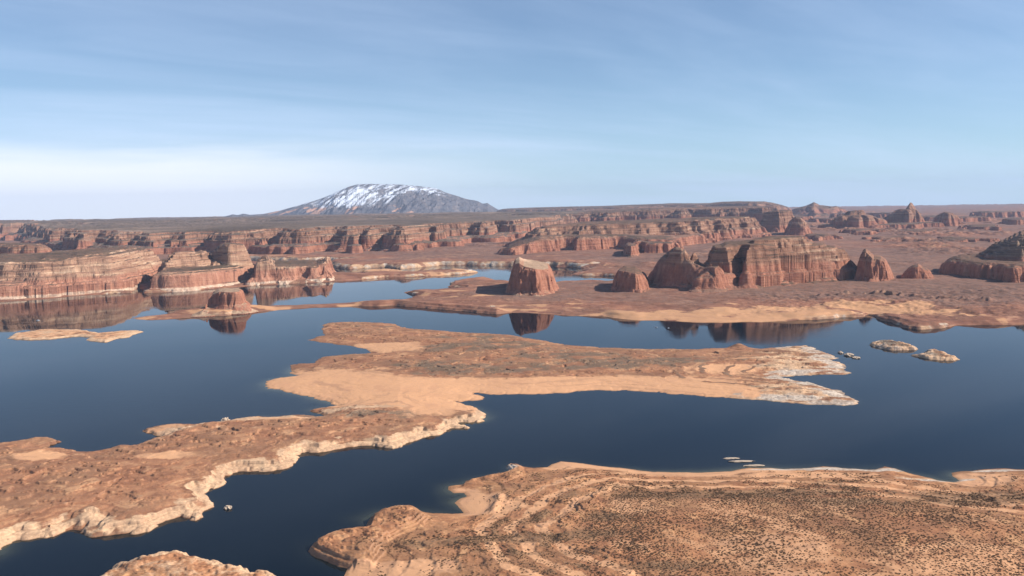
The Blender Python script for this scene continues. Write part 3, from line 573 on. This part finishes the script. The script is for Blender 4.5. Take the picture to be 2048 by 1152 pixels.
for px, D, wd, h in ((1600, 11500, 50, 60), (1655, 10500, 46, 45), (1705, 12500, 70, 70), (1790, 12200, 90, 70), (1868, 10500, 64, 50), (1935, 9500, 76, 55), (1995, 11500, 90, 75), (2052, 8500, 80, 55), (1965, 7200, 60, 34), (1722, 6800, 70, 30),
                     (1850, 6500, 80, 27), (1650, 6000, 60, 28), (1782, 5600, 70, 21), (1925, 5300, 84, 22), (1760, 8050, 236, 42), (1580, 5400, 60, 20)):
    ex = D * .035 + 60
    formation('low_mesa', [dict(poly=P([(px - wd * .5, D), (px - wd * .3, D - ex), (px + wd * .25, D - ex * 1.1), (px + wd * .5, D - ex * .2), (px + wd * .35, D + ex), (px - wd * .35, D + ex * .9)]), prof=[(-70, 0), (-30, .2), (0, .45), (14, .9), (60, 1)],
        ztop=34 + h, z0=10, seed=int(px), warp=((240, 60, 'f'), (90, 26, 'f'), (60, 20, 'r')), terr=.4, tstep=10, topn=3)], R_FAR,
        'low hazy red mesa among several scattered on the plain at far right', 'mesa', dth=.0006, dr=.0012, margin=110, group='low mesas scattered on the far right plain')
hx = formation('hills', [
    dict(poly=P([(60, 29000), (140, 26500), (300, 25500), (480, 25000), (600, 25500), (700, 30000), (300, 32000)]), prof=[(-1500, 0), (0, .7), (900, 1)], sky=[(60, 447), (140, 445), (200, 443), (230, 439), (300, 437), (380, 436.5), (470, 434), (700, 431)], D=26500, z0=8, seed=263, warp=((1500, 300, 'f'),), topn=20)],
  R_DIST, None, None, dth=.0008, dr=.004, margin=1500)
hx['kind'] = 'structure'

# ------------------------------------------------------------------ snow streaked mountain
def mountain():
    ms = [(430, 437), (452, 432), (465, 428.5), (476, 430), (486, 427), (500, 429.5), (528, 427.5), (560, 421), (600, 410), (640, 398), (670, 386), (696, 374), (716, 368.5), (745, 367), (790, 368),
          (830, 371.5), (872, 376.5), (888, 383), (905, 389), (935, 398), (956, 402), (966, 407), (975, 406), (984, 412), (994, 418), (1010, 424)]
    D = 22000
    x, y = polar(P([(430, 19200), (1010, 19200), (1010, 26500), (430, 26500)]), 200, .00036, .0022)
    crest = heights(x, y, ms, D)
    base = 60.0
    yc = 22000 + 500 * fbm(x, x * 0 + 3, 2500, 2, 5)
    dy = (y - yc)
    hw = 2900 * (0.35 + .65 * np.clip((crest - base) / 850, 0, 1))
    s = np.clip(1 - np.abs(dy) / hw, 0, 1)
    # spurs and gullies that run down the near slope, leaning to the left as in the layers of the dome
    gx = x - .45 * (y - 22000)
    g = ridge(gx, y * .22, 420, 4, 303); g2 = ridge(gx + 80 * fbm(x, y, 500, 2, 9), y * .3, 150, 3, 305)
    prof = np.where(dy < 0, s ** .80, s ** .7)
    z = base + (crest - base) * prof
    amp = np.sin(np.clip(s, 0, 1) * np.pi) ** .8
    z = z + amp * (170 * (g - .45) + 80 * (g2 - .45)) * np.clip((crest - base) / 600, .15, 1)
    z = np.where(s <= 0, -20, z)
    # snow lies where the left part faces away from the sun and high up
    px = 1024 + F * x / np.maximum(y, 1)
    n = fbm(gx, y * .11, 260, 4, 311); n2 = fbm(gx, y * .11, 66, 5, 313, .6)
    hi = (z - 250) / 600
    main = np.exp(-((px - 740 + (1 - hi) * 70) / 100) ** 2) * sm(z, 200, 430)
    rightp = np.exp(-((px - 850) / 60) ** 2) * sm(z, 480, 700) * .8
    snow = main * (.66 + .8 * n + 1.5 * n2) + rightp * (.42 + 1.0 * n + 1.5 * n2) + .25 * sm(z, 300, 600) * (n2 > .1) * (n > -.1)
    red = sm(fbm(gx, y * .5, 500, 3, 317), .12, .35) * sm(z, 420, 240) * sm(px, 470, 560) * sm(px, 880, 780)
    m, t, b = base_mat('mountain_rock')
    g_ = t.new('ShaderNodeNewGeometry'); p = g_.outputs['Position']
    nn = t.noise(p, .006, 6, .65); nf = t.noise(p, .02, 5, .7)
    c = t.ramp(t.m('ADD', t.m('MULTIPLY', nn, .6), t.m('MULTIPLY', nf, .4)), [(.36, (.060, .066, .082)), (.50, (.125, .12, .135)), (.64, (.25, .21, .20))])
    c = t.mix(t.ss(t.m('ADD', t.attr('red'), t.m('MULTIPLY', t.m('SUBTRACT', nf, .5), .8)), .35, .6), c, (.50, .29, .20))
    sn = t.ss(t.m('ADD', t.attr('snow'), t.m('MULTIPLY', t.m('SUBTRACT', nf, .5), .9)), .26, .86)
    c = t.mix(sn, c, (.66, .71, .79))
    t.put(b.inputs['Base Color'], c)
    o = grid_mesh('mountain', x, y, z, m, s > 0, {'snow': snow, 'red': red})
    tag(o, 'broad dome mountain streaked with snow on the skyline left of centre', 'mountain', kind='thing')
mountain()

# ------------------------------------------------------------------ near land: peninsulas and islets
south = P([(970, 846), (938, 856), (870, 871), (788, 898), (690, 896), (630, 908), (568, 940), (475, 944), (440, 972), (432, 1013), (390, 1041), (255, 1072), (170, 1073), (75, 1075), (0, 1102), (-420, 1180)])
eastm = P([(1560, 690), (1640, 690), (1720, 740), (1725, 815), (1560, 806), (1480, 795), (1540, 770), (1500, 740)])

def pen_sand(x, y):
    return sum(blob(x, y, *a) for a in ((600, 760, 110, 110), (700, 775, 120, 90), (800, 800, 130, 60), (900, 825, 70, 55), (790, 695, 60, 60), (740, 690, 45, 30), (1000, 775, 130, 40), (1150, 765, 150, 45), (1300, 770, 150, 45), (1430, 785, 120, 40), (1450, 740, 60, 50), (80, 920, 40, 30), (340, 925, 45, 22), (900, 770, 80, 40), (560, 842, 60, 14), (330, 858, 35, 16)))

def pen_z(x, y):
    nx = x + 4.5 * fbm(x, y, 34, 4, 401); ny = y + 7 * fbm(x, y, 45, 4, 402)
    d = sdf(nx, ny, pen)
    d = d - 3.5 * np.maximum(0, ridge(x, y, 22, 2, 405) - .4) * 2 + 2.2 * np.tanh(4 * fbm(x, y, 38, 2, 407))
    cs = np.exp(-(linedist(x, y, south) / 75) ** 2) * sm(y, 1330, 1230)
    west = sm(x, -60, -260) * sm(y, 1400, 1230)          # rocky left arm
    gentle = np.interp(d, [-50, 0, 12, 50, 120, 260], [-10, 0, 1.8, 5, 9, 13])
    cliff = np.interp(d, [-14, 0, 3, 12, 15, 26, 40, 70, 160], [-8, 0, 2.6, 4.6, 8.2, 10, 12.5, 14.5, 17])
    arm = np.interp(d, [-30, 0, 5, 14, 40, 120], [-9, 0, 3, 5, 10, 15])
    z = gentle * (1 - west) + arm * west
    z = z * (1 - cs) + cliff * cs
    e = sdf(x, y, eastm); em = sm(e + 30 * fbm(x, y, 60, 3, 409), -70, 50)
    z = z + em * sm(d, 0, 9) * (2.4 * fbm(x, y * 1.4, 60, 6, 411, .6) + .8 * np.tanh(5 * fbm(x * .8, y * 2.2, 30, 4, 415)) + .5)
    inl = (1 - .6 * cs) * sm(d, 8, 50) * (1 - .88 * np.clip(pen_sand(x, y) * 1.3, 0, 1))
    z = z + inl * (1.9 * fbm(x, y, 70, 4, 421) + (.5 + .9 * west) * ridge(x, y, 24, 3, 423) + (.5 + .6 * west) * np.tanh(6 * fbm(x, y * 1.5, 30, 4, 425)) - 1.6 * sm(ridge(x, y, 95, 2, 427), .80, .97))
    # a hummock on the far edge and the boulder knob at the near left bay
    for (px, py, r, h) in ((1478, 694, 16, 9), (660, 652, 10, 5), (178, 1040, 13, 7)):
        cx, c2 = ground(px, py, 3); z = z + h * np.exp(-((x - cx) ** 2 + (y - c2) ** 2 * .5) / r ** 2)
    fr = (z + .8 * fbm(x, y, 60, 3, 431)) / 2.4; f = fr - np.floor(fr)
    z = z + inl * 2.4 * (sm(f, .70, 1.0) - f) * .8
    return z, d, cs, em, west

x, y = polar(pen, 25, .00052, .0013, thr=(math.atan2(*ground(-260, 950)), math.atan2(*ground(1740, 800))))
z, d, cs, em, west = pen_z(x, y)
n1 = fbm(x, y, 55, 4, 441)
sand = pen_sand(x, y)
sand = np.clip(sand, 0, 1) * (1 - .9 * cs) + .25 * sm(n1, .15, .5)
pale = np.clip(cs * sm(d + 16 * fbm(x, y, 40, 4, 461), 30, 10) * sm(d, -3, 2) * (.86 + .75 * fbm(x, y, 55, 3, 465)) + em * (.58 + .6 * fbm(x * .7, y * 1.5, 45, 5, 463)) + .55 * sm(d, 12, 3) * (1 - west) * .5 + west * .35 * sm(fbm(x, y, 30, 4, 451), .05, .4) + sum(blob(x, y, *a) for a in ((470, 846, 60, 16), (600, 838, 60, 14), (340, 862, 50, 18), (700, 820, 90, 18))) * .6, 0, 1)
veg = sum(blob(x, y, *a) for a in ((850, 740, 110, 80), (900, 700, 130, 60), (1010, 690, 130, 60), (1130, 715, 150, 70), (1230, 735, 140, 60), (1380, 725, 90, 40), (760, 655, 80, 50), (940, 675, 120, 40), (770, 835, 130, 30), (1000, 745, 90, 40)))
ccx, ccy = ground(1600, 742, 6); q = np.hypot((x - ccx) * .8, (y - ccy) * 1.25) + 14 * fbm(x, y, 70, 3, 471)
bandw = sm(q, 40, 70) * sm(q, 230, 170) * sm(x, ccx + 20, ccx - 30) * sm(d, 8, 30)
q = q + 5 * fbm(x, y, 25, 3, 475)
band = bandw * sm(np.sin(q / 5.2), .45, .9) * sm(fbm(x, y, 50, 3, 477), -.35, .1)
band2 = bandw * sm(np.sin(q / 5.2), .0, -.8)
veg = np.clip(veg * .95 * (.75 + 1.1 * fbm(x, y, 45, 4, 473)), 0, 1) * (1 - np.clip(sand, 0, 1) * .85) + .18 * west * sm(n1, -.1, .3)
veg = np.maximum(veg * (1 - .3 * band2), .60 * band); sand = np.maximum(np.clip(sand, 0, 1) * (1 - .7 * band), .46 * band2)
z = z + .8 * band - .5 * band2
o = grid_mesh('peninsula', x, y, z, LAND, z > -7, {'ash': np.clip(em * (.62 + .7 * fbm(x * .7, y * 1.5, 45, 5, 463)) * sm(d, 70, 20), 0, 1), 'sand': np.clip(sand, 0, 1), 'veg': np.clip(veg, 0, 1), 'pale': pale})
tag(o, 'sandy scrub covered peninsula across the middle of the lake with pale rocky tips at right', 'peninsula')

tipm = P([(600, 1110), (640, 1060), (725, 1050), (745, 1010), (830, 1012), (850, 1040), (760, 1085), (740, 1130), (690, 1130)], 4)
rockm = P([(1010, 920), (1040, 928), (1040, 950), (1000, 965), (930, 968), (945, 955), (1005, 943)], 3)
plain = P([(1180, 1010), (1260, 975), (1400, 978), (1560, 978), (1750, 995), (1900, 1015), (2100, 1040), (2420, 1060), (2420, 1440), (1450, 1440), (1330, 1150), (1180, 1090), (1130, 1050)], 12)
def fore_bands(x, y):
    q = -sdf(x, y, plain) + 7 * fbm(x, y, 60, 3, 581) + 2 * fbm(x, y, 14, 2, 583)
    dq = sdf(x, y, fore)
    w_ = sm(q, 4, 14) * sm(q, 120, 80) * sm(dq, 10, 26)
    return w_ * sm(np.sin(q / 4.4), .30, .75) * sm(fbm(x, y, 34, 3, 587), -.4, .05), w_ * sm(np.sin(q / 4.4), .0, -.6), w_

def fore_veg(x, y):
    return .75 * fore_bands(x, y)[0] * sm(fbm(x, y, 40, 3, 585), -.25, .15) + sum(blob(x, y, *a, 10) for a in ((1090, 1030, 40, 14), (1000, 1075, 70, 16), (880, 1080, 50, 10), (1120, 1075, 60, 14), (1230, 1040, 25, 14), (1250, 970, 30, 12), (1640, 958, 60, 8), (1960, 985, 60, 18), (1300, 1140, 70, 12), (1100, 1110, 70, 9), (1750, 1005, 120, 18), (1500, 985, 120, 14), (1450, 985, 140, 18), (2000, 990, 60, 20)))

def fore_z(x, y):
    nx = x + 2.2 * fbm(x, y, 22, 4, 501); ny = y + 3.2 * fbm(x, y, 30, 4, 502)
    d = sdf(nx, ny, fore)
    tip = sm(sdf(x, y, tipm), -10, 8); rk = sm(sdf(x, y, rockm), -6, 5)
    c = np.maximum(tip, rk)
    gentle = np.interp(d, [-40, 0, 10, 45, 130, 300], [-8, 0, 1.3, 5.5, 11, 17])
    cliff = np.interp(d, [-10, 0, 3, 5.5, 7, 11, 26, 60], [-7, 0, 4.2, 4.9, 7.6, 8.6, 10.5, 12])
    z = gentle * (1 - c) + cliff * c * (1 - .45 * rk)
    inl = sm(d, 10, 60)
    z = z + inl * (1.5 * fbm(x, y, 80, 4, 511) + .5 * ridge(x, y, 22, 3, 513) * (1 - .8 * sm(x, 120, 220)))
    # low scarps that curve round the left half
    for (pts, h, wd) in (([(1000, 985), (1080, 1000), (1150, 1000), (1175, 1025), (1120, 1050), (1000, 1062), (860, 1062)], 2.6, 7), ([(760, 1075), (900, 1085), (1050, 1092), (1200, 1105), (1330, 1150)], 2.2, 6), ([(1230, 960), (1180, 1010), (1240, 1045)], 3.0, 8), ([(1000, 985), (985, 1015), (960, 1020)], 2.5, 5)):
        z = z + h * np.exp(-(linedist(x, y, P(pts, 9)) / wd) ** 2) * (.7 + .6 * fbm(x, y, 15, 3, 515))
    fr = (z + .6 * fbm(x, y, 40, 3, 521)) / 1.6; f = fr - np.floor(fr)
    left = 1 - .8 * sm(sdf(x, y, plain), -10, 25)
    calm = 1 - np.exp(-(linedist(x, y, P([(1103, 928), (1200, 935), (1310, 946), (1410, 948), (1500, 941), (1560, 940)])) / 18) ** 2)
    calm = calm * (1 - np.clip(blob(x, y, 960, 1000, 30, 34) + blob(x, y, 1000, 1015, 30, 16) + blob(x, y, 720, 1148, 30, 20), 0, 1))
    z = z + sm(d, 6, 34) * 1.5 * (sm(f, .66, 1.0) - f) * left * calm
    z = z + (.45 * left + 1.0 * c) * calm * sm(d, 2, 14) * np.tanh(6 * fbm(x + .5 * y, y * 1.7, 19, 4, 523)) * .9
    fb = fore_bands(x, y); z = z + .6 * fb[0] - .3 * fb[1]
    return z, d, c

x, y = polar(fore, 14, .00050, .0011, thr=(math.atan2(*ground(585, 1110)), math.atan2(*ground(2330, 1000))))
z, d, c = fore_z(x, y)
beach = linedist(x, y, P([(1103, 928), (1200, 935), (1310, 946), (1410, 948), (1500, 941), (1560, 940)]))
sand = np.exp(-(beach / 16) ** 2) + sum(blob(x, y, *a) for a in ((960, 1000, 28, 32), (920, 978, 16, 16), (1000, 1015, 30, 14), (720, 1148, 30, 20), (1960, 955, 45, 26), (1120, 930, 18, 12), (1620, 950, 90, 14), (800, 1140, 60, 20)))
pm = sm(sdf(x, y, plain) + 10 * fbm(x, y, 40, 3, 531), -8, 14)
sand = np.clip(sand, 0, 1)
sand = np.maximum(sand, .50 * pm * sm(fbm(x, y, 90, 3, 533) + .25, -.2, .5))
fb = fore_bands(x, y); sand = np.maximum(sand, .36 * fb[1] + .24 * fb[2])
veg = fore_veg(x, y)
veg = np.clip(veg * .6 + pm * .18, 0, 1) * (1 - np.exp(-(beach / 16) ** 2))
pale = np.clip(.40 * c * sm(d, 22, 4) + sum(blob(x, y, *a, 2) for a in ((1650, 936, 40, 8), (1770, 938, 25, 8), (1530, 937, 30, 5), (1990, 940, 30, 6), (1860, 957, 50, 5))) * .9, 0, 1)
o = grid_mesh('peninsula', x, y, z, LANDN, z > -6, {'ash': np.clip(sum(blob(x, y, *a, 2) for a in ((1650, 936, 40, 9), (1770, 938, 28, 9), (1540, 937, 30, 5), (2000, 940, 40, 6), (1880, 959, 50, 5), (1016, 936, 14, 12))) * .95, 0, 1), 'sand': sand, 'veg': veg, 'pale': pale})
tag(o, 'orange shrub dotted peninsula filling the lower right foreground', 'peninsula')

def islet(pts, label, hmax, cliffw, pale_v, sand_v, seed, veg_v=0.0, ash=0.0, name='islet', dr=.0012, dth=.0005, mat=LAND):
    poly = P(pts)
    x, y = polar(poly, 14, dth, dr)
    d = sdf(x + 5 * fbm(x, y, 16, 4, seed), y + 9 * fbm(x, y, 22, 4, seed + 1), poly)
    z = np.interp(d, [-14, 0, cliffw * .4, cliffw, cliffw * 4], [-7, 0, hmax * .4, hmax * .6, hmax])
    z = z + sm(d, 0, 10) * (.16 * hmax * fbm(x, y, 28, 4, seed + 2) + .09 * hmax * np.tanh(6 * fbm(x, y * 1.5, 16, 3, seed + 3)))
    n = fbm(x, y, 30, 4, seed + 5)
    at = {'ash': np.clip(ash * (.75 + .6 * n), 0, 1), 'sand': np.clip(sand_v + .3 * n, 0, 1), 'pale': np.clip(pale_v * (.6 + .6 * sm(d, 20, 2)) + .3 * n, 0, 1), 'veg': np.clip(veg_v * sm(d, 8, 22), 0, 1)}
    return tag(grid_mesh(name, x, y, z, mat, z > -6, at), label, 'islet')
islet(ISLET_S, 'brown rock islet with a pale rim cut by the bottom edge, nearest the camera', 12, 9, .65, .1, 601, .0, mat=LANDN)
islet(ISLET_W, 'flat pale sandbar islet alone in the lake at left below the mesa reflection', 5.5, 14, .75, .6, 611, dr=.001)
islet(ISLET_E1, 'pale grey rock islet at right, the left one of the touching pair', 11, 12, .75, .0, 621, .75, ash=.55, dr=.0009)
islet(ISLET_E2, 'pale grey rock islet at right, the one with a sandy tail pointing right', 10, 14, .75, .25, 631, .6, ash=.45, dr=.0009)
islet(ISLET_F1, 'small far sand islet beyond the strip at the end of the left mesa', 8, 20, .5, .6, 641, .3, dr=.0012)
islet(ISLET_F2, 'thinnest far sandbar just off the tip of the strip', 4, 20, .3, .8, 651, dr=.0012)

# ------------------------------------------------------------------ loose boulders at the water's edge
PALE = None
def stone_mat():
    m, t, b = base_mat('bleached_stone')
    p = t.new('ShaderNodeNewGeometry').outputs['Position']
    c = t.mix(t.noise(p, .6, 5, .6), (.62, .50, .38), (.40, .29, .20)); t.put(b.inputs['Base Color'], c)
    return m
STONE = stone_mat()
def boulder(px, py, rx, ry, h, seed, label, group=None):
    import bmesh
    rnd = random.Random(seed); bm = bmesh.new(); bmesh.ops.create_icosphere(bm, subdivisions=3, radius=1)
    offs = np.array([[v.co.x, v.co.y, v.co.z] for v in bm.verts])
    k = fbm(offs[:, 0] * 3 + offs[:, 2] * 2, offs[:, 1] * 3 - offs[:, 2], 1.1, 4, seed)
    for v, q in zip(bm.verts, k):
        s = 1 + .5 * q; v.co.x *= rx * s; v.co.y *= ry * s; v.co.z = max(-.4, v.co.z * s + .25) * h
    me = bpy.data.meshes.new('boulder'); bm.to_mesh(me); bm.free(); me.materials.append(STONE)
    o = bpy.data.objects.new('boulder', me); sc.collection.objects.link(o)
    gx, gy = ground(px, py, 0); o.location = (gx, gy, 0)
    return tag(o, label, 'boulder', group)
boulder(456, 1017, 3.6, 3.2, 2.6, 1, 'small white boulder alone in the water off the near cliff point of the middle peninsula')
boulder(452, 846, 6, 7, 6, 2, 'white boulder standing on the far shore of the left arm of the peninsula')
boulder(1681, 706, 4.5, 7, 2.6, 3, 'leftmost of the small rocks in the water beyond the pale tips of the peninsula')
boulder(1698, 711, 9, 10, 3.2, 4, 'largest of the small rocks in the water beyond the pale tips of the peninsula')
boulder(1712, 716, 7, 9, 2.0, 5, 'rightmost of the small rocks in the water beyond the pale tips of the peninsula')
boulder(1463, 917, 9, 3.2, .8, 6, 'white rock slab awash off the foreground beach, farther from the shore')
boulder(1483, 923, 14, 3.2, .9, 7, 'long white rock slab awash just off the foreground beach')
boulder(1508, 932, 12, 2.6, 1.2, 8, 'white rock slab touching the foreground beach')
boulder(984, 620, 17, 16, 9, 9, 'dark rounded rock block at the waterline where the thin dam of cliffs ends')
bpy.data.objects['boulder'].data.materials[0] = STONE

# ------------------------------------------------------------------ shrubs on the foreground plain
def shrub_mat():
    m, t, b = base_mat('shrub_leaves')
    i = t.new('ShaderNodeObjectInfo').outputs['Random']
    p = t.new('ShaderNodeNewGeometry').outputs['Position']
    c = t.mix(t.noise(p, .35, 3, .6), (.14, .09, .052), (.25, .155, .09)); t.put(b.inputs['Base Color'], c)
    return m
SHRUB = shrub_mat()
rng = np.random.default_rng(7)
def shrub_proto(seed, n=46):
    r = np.random.default_rng(seed)
    v = []; f = []
    for k in range(n):                                  # leaf clumps: small tilted triangles through a flattened dome
        a = r.uniform(0, 2 * np.pi); e = np.arcsin(r.uniform(0, 1)); q = r.uniform(.45, 1.0) ** .5
        c = np.array([np.cos(a) * np.cos(e), np.sin(a) * np.cos(e), .75 * np.sin(e)]) * q * (1 + .25 * math.sin(3 * a + seed))
        t = r.normal(size=3); t /= np.linalg.norm(t); b = np.cross(t, r.normal(size=3)); b /= np.linalg.norm(b) + 1e-9
        s = r.uniform(.24, .42); i = len(v)
        v += [c + t * s, c - t * s * .5 + b * s * .8, c - t * s * .5 - b * s * .8]; f.append((i, i + 1, i + 2))
    return np.array(v), np.array(f)
protos = [shrub_proto(s) for s in range(6)]
# candidate places
N = 80000
xs0, xs1 = -120, 620
cx = rng.uniform(-140, 640, N * 3); cyv = rng.uniform(560, 1060, N * 3)
vis = np.abs(cx / cyv) < .64; cx, cyv = cx[vis], cyv[vis]
zz, dd, cc = fore_z(cx, cyv)
pmk = sm(sdf(cx, cyv, plain) + 10 * fbm(cx, cyv, 40, 3, 531), -8, 14)
lines = np.abs(np.sin((zz + 1.2 * fbm(cx, cyv, 35, 3, 561)) * 2.1))
dens = .60 * pmk * (.62 + .75 * fbm(cx, cyv, 70, 3, 551)) + (1 - pmk) * sm(lines, .90, .99) * .55 * sm(fbm(cx, cyv, 60, 3, 553), -.2, .2) * sm(dd, 16, 30) + .6 * fore_veg(cx, cyv) * (1 - .6 * pmk) * sm(fbm(cx, cyv, 22, 3, 555), -.2, .2)
dens = dens * sm(dd, 8, 20) * (1 - np.exp(-(linedist(cx, cyv, P([(1103, 928), (1200, 935), (1310, 946), (1410, 948), (1500, 941), (1560, 940)])) / 18) ** 2))
keep = rng.uniform(0, 1, len(cx)) < np.clip(dens, 0, 1); cx, cyv, zz = cx[keep], cyv[keep], zz[keep]
# thin out overlapping ones on a coarse grid
cell = {}; sel = []
for i in range(len(cx)):
    k = (int(cx[i] / 1.7), int(cyv[i] / 1.9))
    if k not in cell: cell[k] = 1; sel.append(i)
cx, cyv, zz = cx[sel], cyv[sel], zz[sel]
size = rng.uniform(.45, 1.0, len(cx)) * (1 + .25 * fbm(cx, cyv, 60, 2, 571))
# projected place, to keep the ones that show largest as individuals
uu = (cx * rt[0] + cyv * rt[1] + (zz - H) * rt[2]); vv = cx * up[0] + cyv * up[1] + (zz - H) * up[2]; ww = cx * fwd[0] + cyv * fwd[1] + (zz - H) * fwd[2]
pxs, pys = 1024 + F * uu / ww, 576 - F * vv / ww
infr = (pxs > 4) & (pxs < 2044) & (pys < 1148)
score = np.where(infr, size / ww, 0); order = np.argsort(-score)
ind, rest = order[:300], order[300:]
meshes = []
for s, (v, f) in enumerate(protos):
    me = bpy.data.meshes.new('shrub'); me.from_pydata(v.tolist(), [], f.tolist()); me.materials.append(SHRUB); meshes.append(me)
for n_, i in enumerate(ind):
    o = bpy.data.objects.new('shrub', meshes[n_ % 6]); sc.collection.objects.link(o)
    o.location = (cx[i], cyv[i], zz[i] - .1); o.rotation_euler = (0, 0, float(rng.uniform(0, 6.28))); s = float(size[i]); o.scale = (s, s, s * .9)
    tag(o, 'small dark desert shrub among many on the orange sand plain of the foreground peninsula', 'shrub', 'shrubs dotting the foreground plain')
V = []; Fc = []; base = 0
for n_, i in enumerate(rest):
    v, f = protos[n_ % 6]; a = rng.uniform(0, 6.28); ca, sa = math.cos(a), math.sin(a); s = size[i]
    q = np.stack([(v[:, 0] * ca - v[:, 1] * sa) * s + cx[i], (v[:, 0] * sa + v[:, 1] * ca) * s + cyv[i], v[:, 2] * s * .9 + zz[i] - .1], -1)
    V.append(q); Fc.append(f + base); base += len(v)
V = np.vstack(V); Fc = np.vstack(Fc)
me = bpy.data.meshes.new('scrub'); me.vertices.add(len(V)); me.vertices.foreach_set('co', V.astype(np.float32).ravel())
me.loops.add(Fc.size); me.loops.foreach_set('vertex_index', Fc.astype(np.int32).ravel())
me.polygons.add(len(Fc)); me.polygons.foreach_set('loop_start', np.arange(0, Fc.size, 3, dtype=np.int32)); me.update(calc_edges=True)
me.materials.append(SHRUB)
o = bpy.data.objects.new('scrub', me); sc.collection.objects.link(o); tag(o, 'thousands of small dark shrubs scattered over the foreground plain', 'scrub', kind='stuff')
print('shrubs', len(ind), len(rest))

# ------------------------------------------------------------------ boats
def paint(name, c, rough=.35):
    m, t, b = base_mat(name); b.inputs['Base Color'].default_value = (*c, 1); b.inputs['Roughness'].default_value = rough; b.inputs['Specular IOR Level'].default_value = .5
    return m
WHITE = paint('white_gelcoat', (.8, .8, .8)); DARK = paint('tinted_glass', (.03, .035, .04), .1)
def boat(px, py, L, ang, label, hullm=WHITE):
    root = bpy.data.objects.new('motor_boat', None); sc.collection.objects.link(root)
    gx, gy = ground(px, py, 0); root.location = (gx, gy, 0); root.rotation_euler = (0, 0, ang)
    tag(root, label, 'boat')
    st = [(-.5, .16, .55), (-.2, .18, .6), (.15, .17, .7), (.38, .09, .85), (.5, .01, 1.0)]
    v = []; f = []
    for (sx_, hw, dk) in st:
        zt = .13 * dk * L
        v += [(sx_ * L, -hw * L, zt), (sx_ * L, -hw * .7 * L, -.04 * L), (sx_ * L, 0, -.06 * L), (sx_ * L, hw * .7 * L, -.04 * L), (sx_ * L, hw * L, zt)]
    for i in range(len(st) - 1):
        a = i * 5; b_ = a + 5
        for j in range(4): f.append((a + j, b_ + j, b_ + j + 1, a + j + 1))
        f.append((a + 4, b_ + 4, b_, a))
    f.append((0, 1, 2, 3, 4))
    def add(name, v, f, m):
        me = bpy.data.meshes.new(name); me.from_pydata(v, [], f); me.materials.append(m)
        o = bpy.data.objects.new(name, me); sc.collection.objects.link(o); o.parent = root; return o
    add('hull', v, f, hullm)
    def frus(x0, x1, w0, w1, z0, z1, sh):
        return [(x0, -w0, z0), (x1, -w0, z0), (x1, w0, z0), (x0, w0, z0), (x0 + sh, -w1, z1), (x1 - sh * 1.6, -w1, z1), (x1 - sh * 1.6, w1, z1), (x0 + sh, w1, z1)]
    bf = [(0, 3, 2, 1), (4, 5, 6, 7), (0, 1, 5, 4), (1, 2, 6, 5), (2, 3, 7, 6), (3, 0, 4, 7)]
    add('cabin', frus(-.22 * L, .22 * L, .13 * L, .11 * L, .075 * L, .19 * L, .03 * L), bf, WHITE)
    add('windscreen', frus(-.17 * L, .16 * L, .113 * L, .10 * L, .192 * L, .225 * L, .02 * L), bf, DARK)
    return root
boat(76, 641, 10, .06, 'tiny white boat under way on the cliff reflection at far left')
boat(1312, 655, 8, 2.9, 'tiny white boat on the dark reflection of the right mesa')
boat(1337, 656.5, 6.5, .4, 'tiny grey boat to the right of the white boat on the dark reflection', paint('grey_hull', (.22, .23, .25)))

# ------------------------------------------------------------------ haze
def haze():
    x0, x1, y0, y1, z0, z1 = -26000, 26000, -1500, 36000, -26.5, 1000
    v = [(a, b, c) for c in (z0, z1) for b in (y0, y1) for a in (x0, x1)]
    f = [(0, 2, 3, 1), (4, 5, 7, 6), (0, 1, 5, 4), (2, 6, 7, 3), (0, 4, 6, 2), (1, 3, 7, 5)]
    me = bpy.data.meshes.new('haze'); me.from_pydata(v, [], f)
    m = bpy.data.materials.new('desert_haze'); m.use_nodes = True; t = NT(m.node_tree); t.n.clear()
    vol = t.new('ShaderNodeVolumePrincipled', {'Color': (.60, .74, 1.0), 'Density': 1.8e-5, 'Anisotropy': .0})
    out = t.new('ShaderNodeOutputMaterial'); t.l.new(vol.outputs[0], out.inputs['Volume'])
    me.materials.append(m); o = bpy.data.objects.new('haze', me); sc.collection.objects.link(o); o['kind'] = 'stuff'
haze()
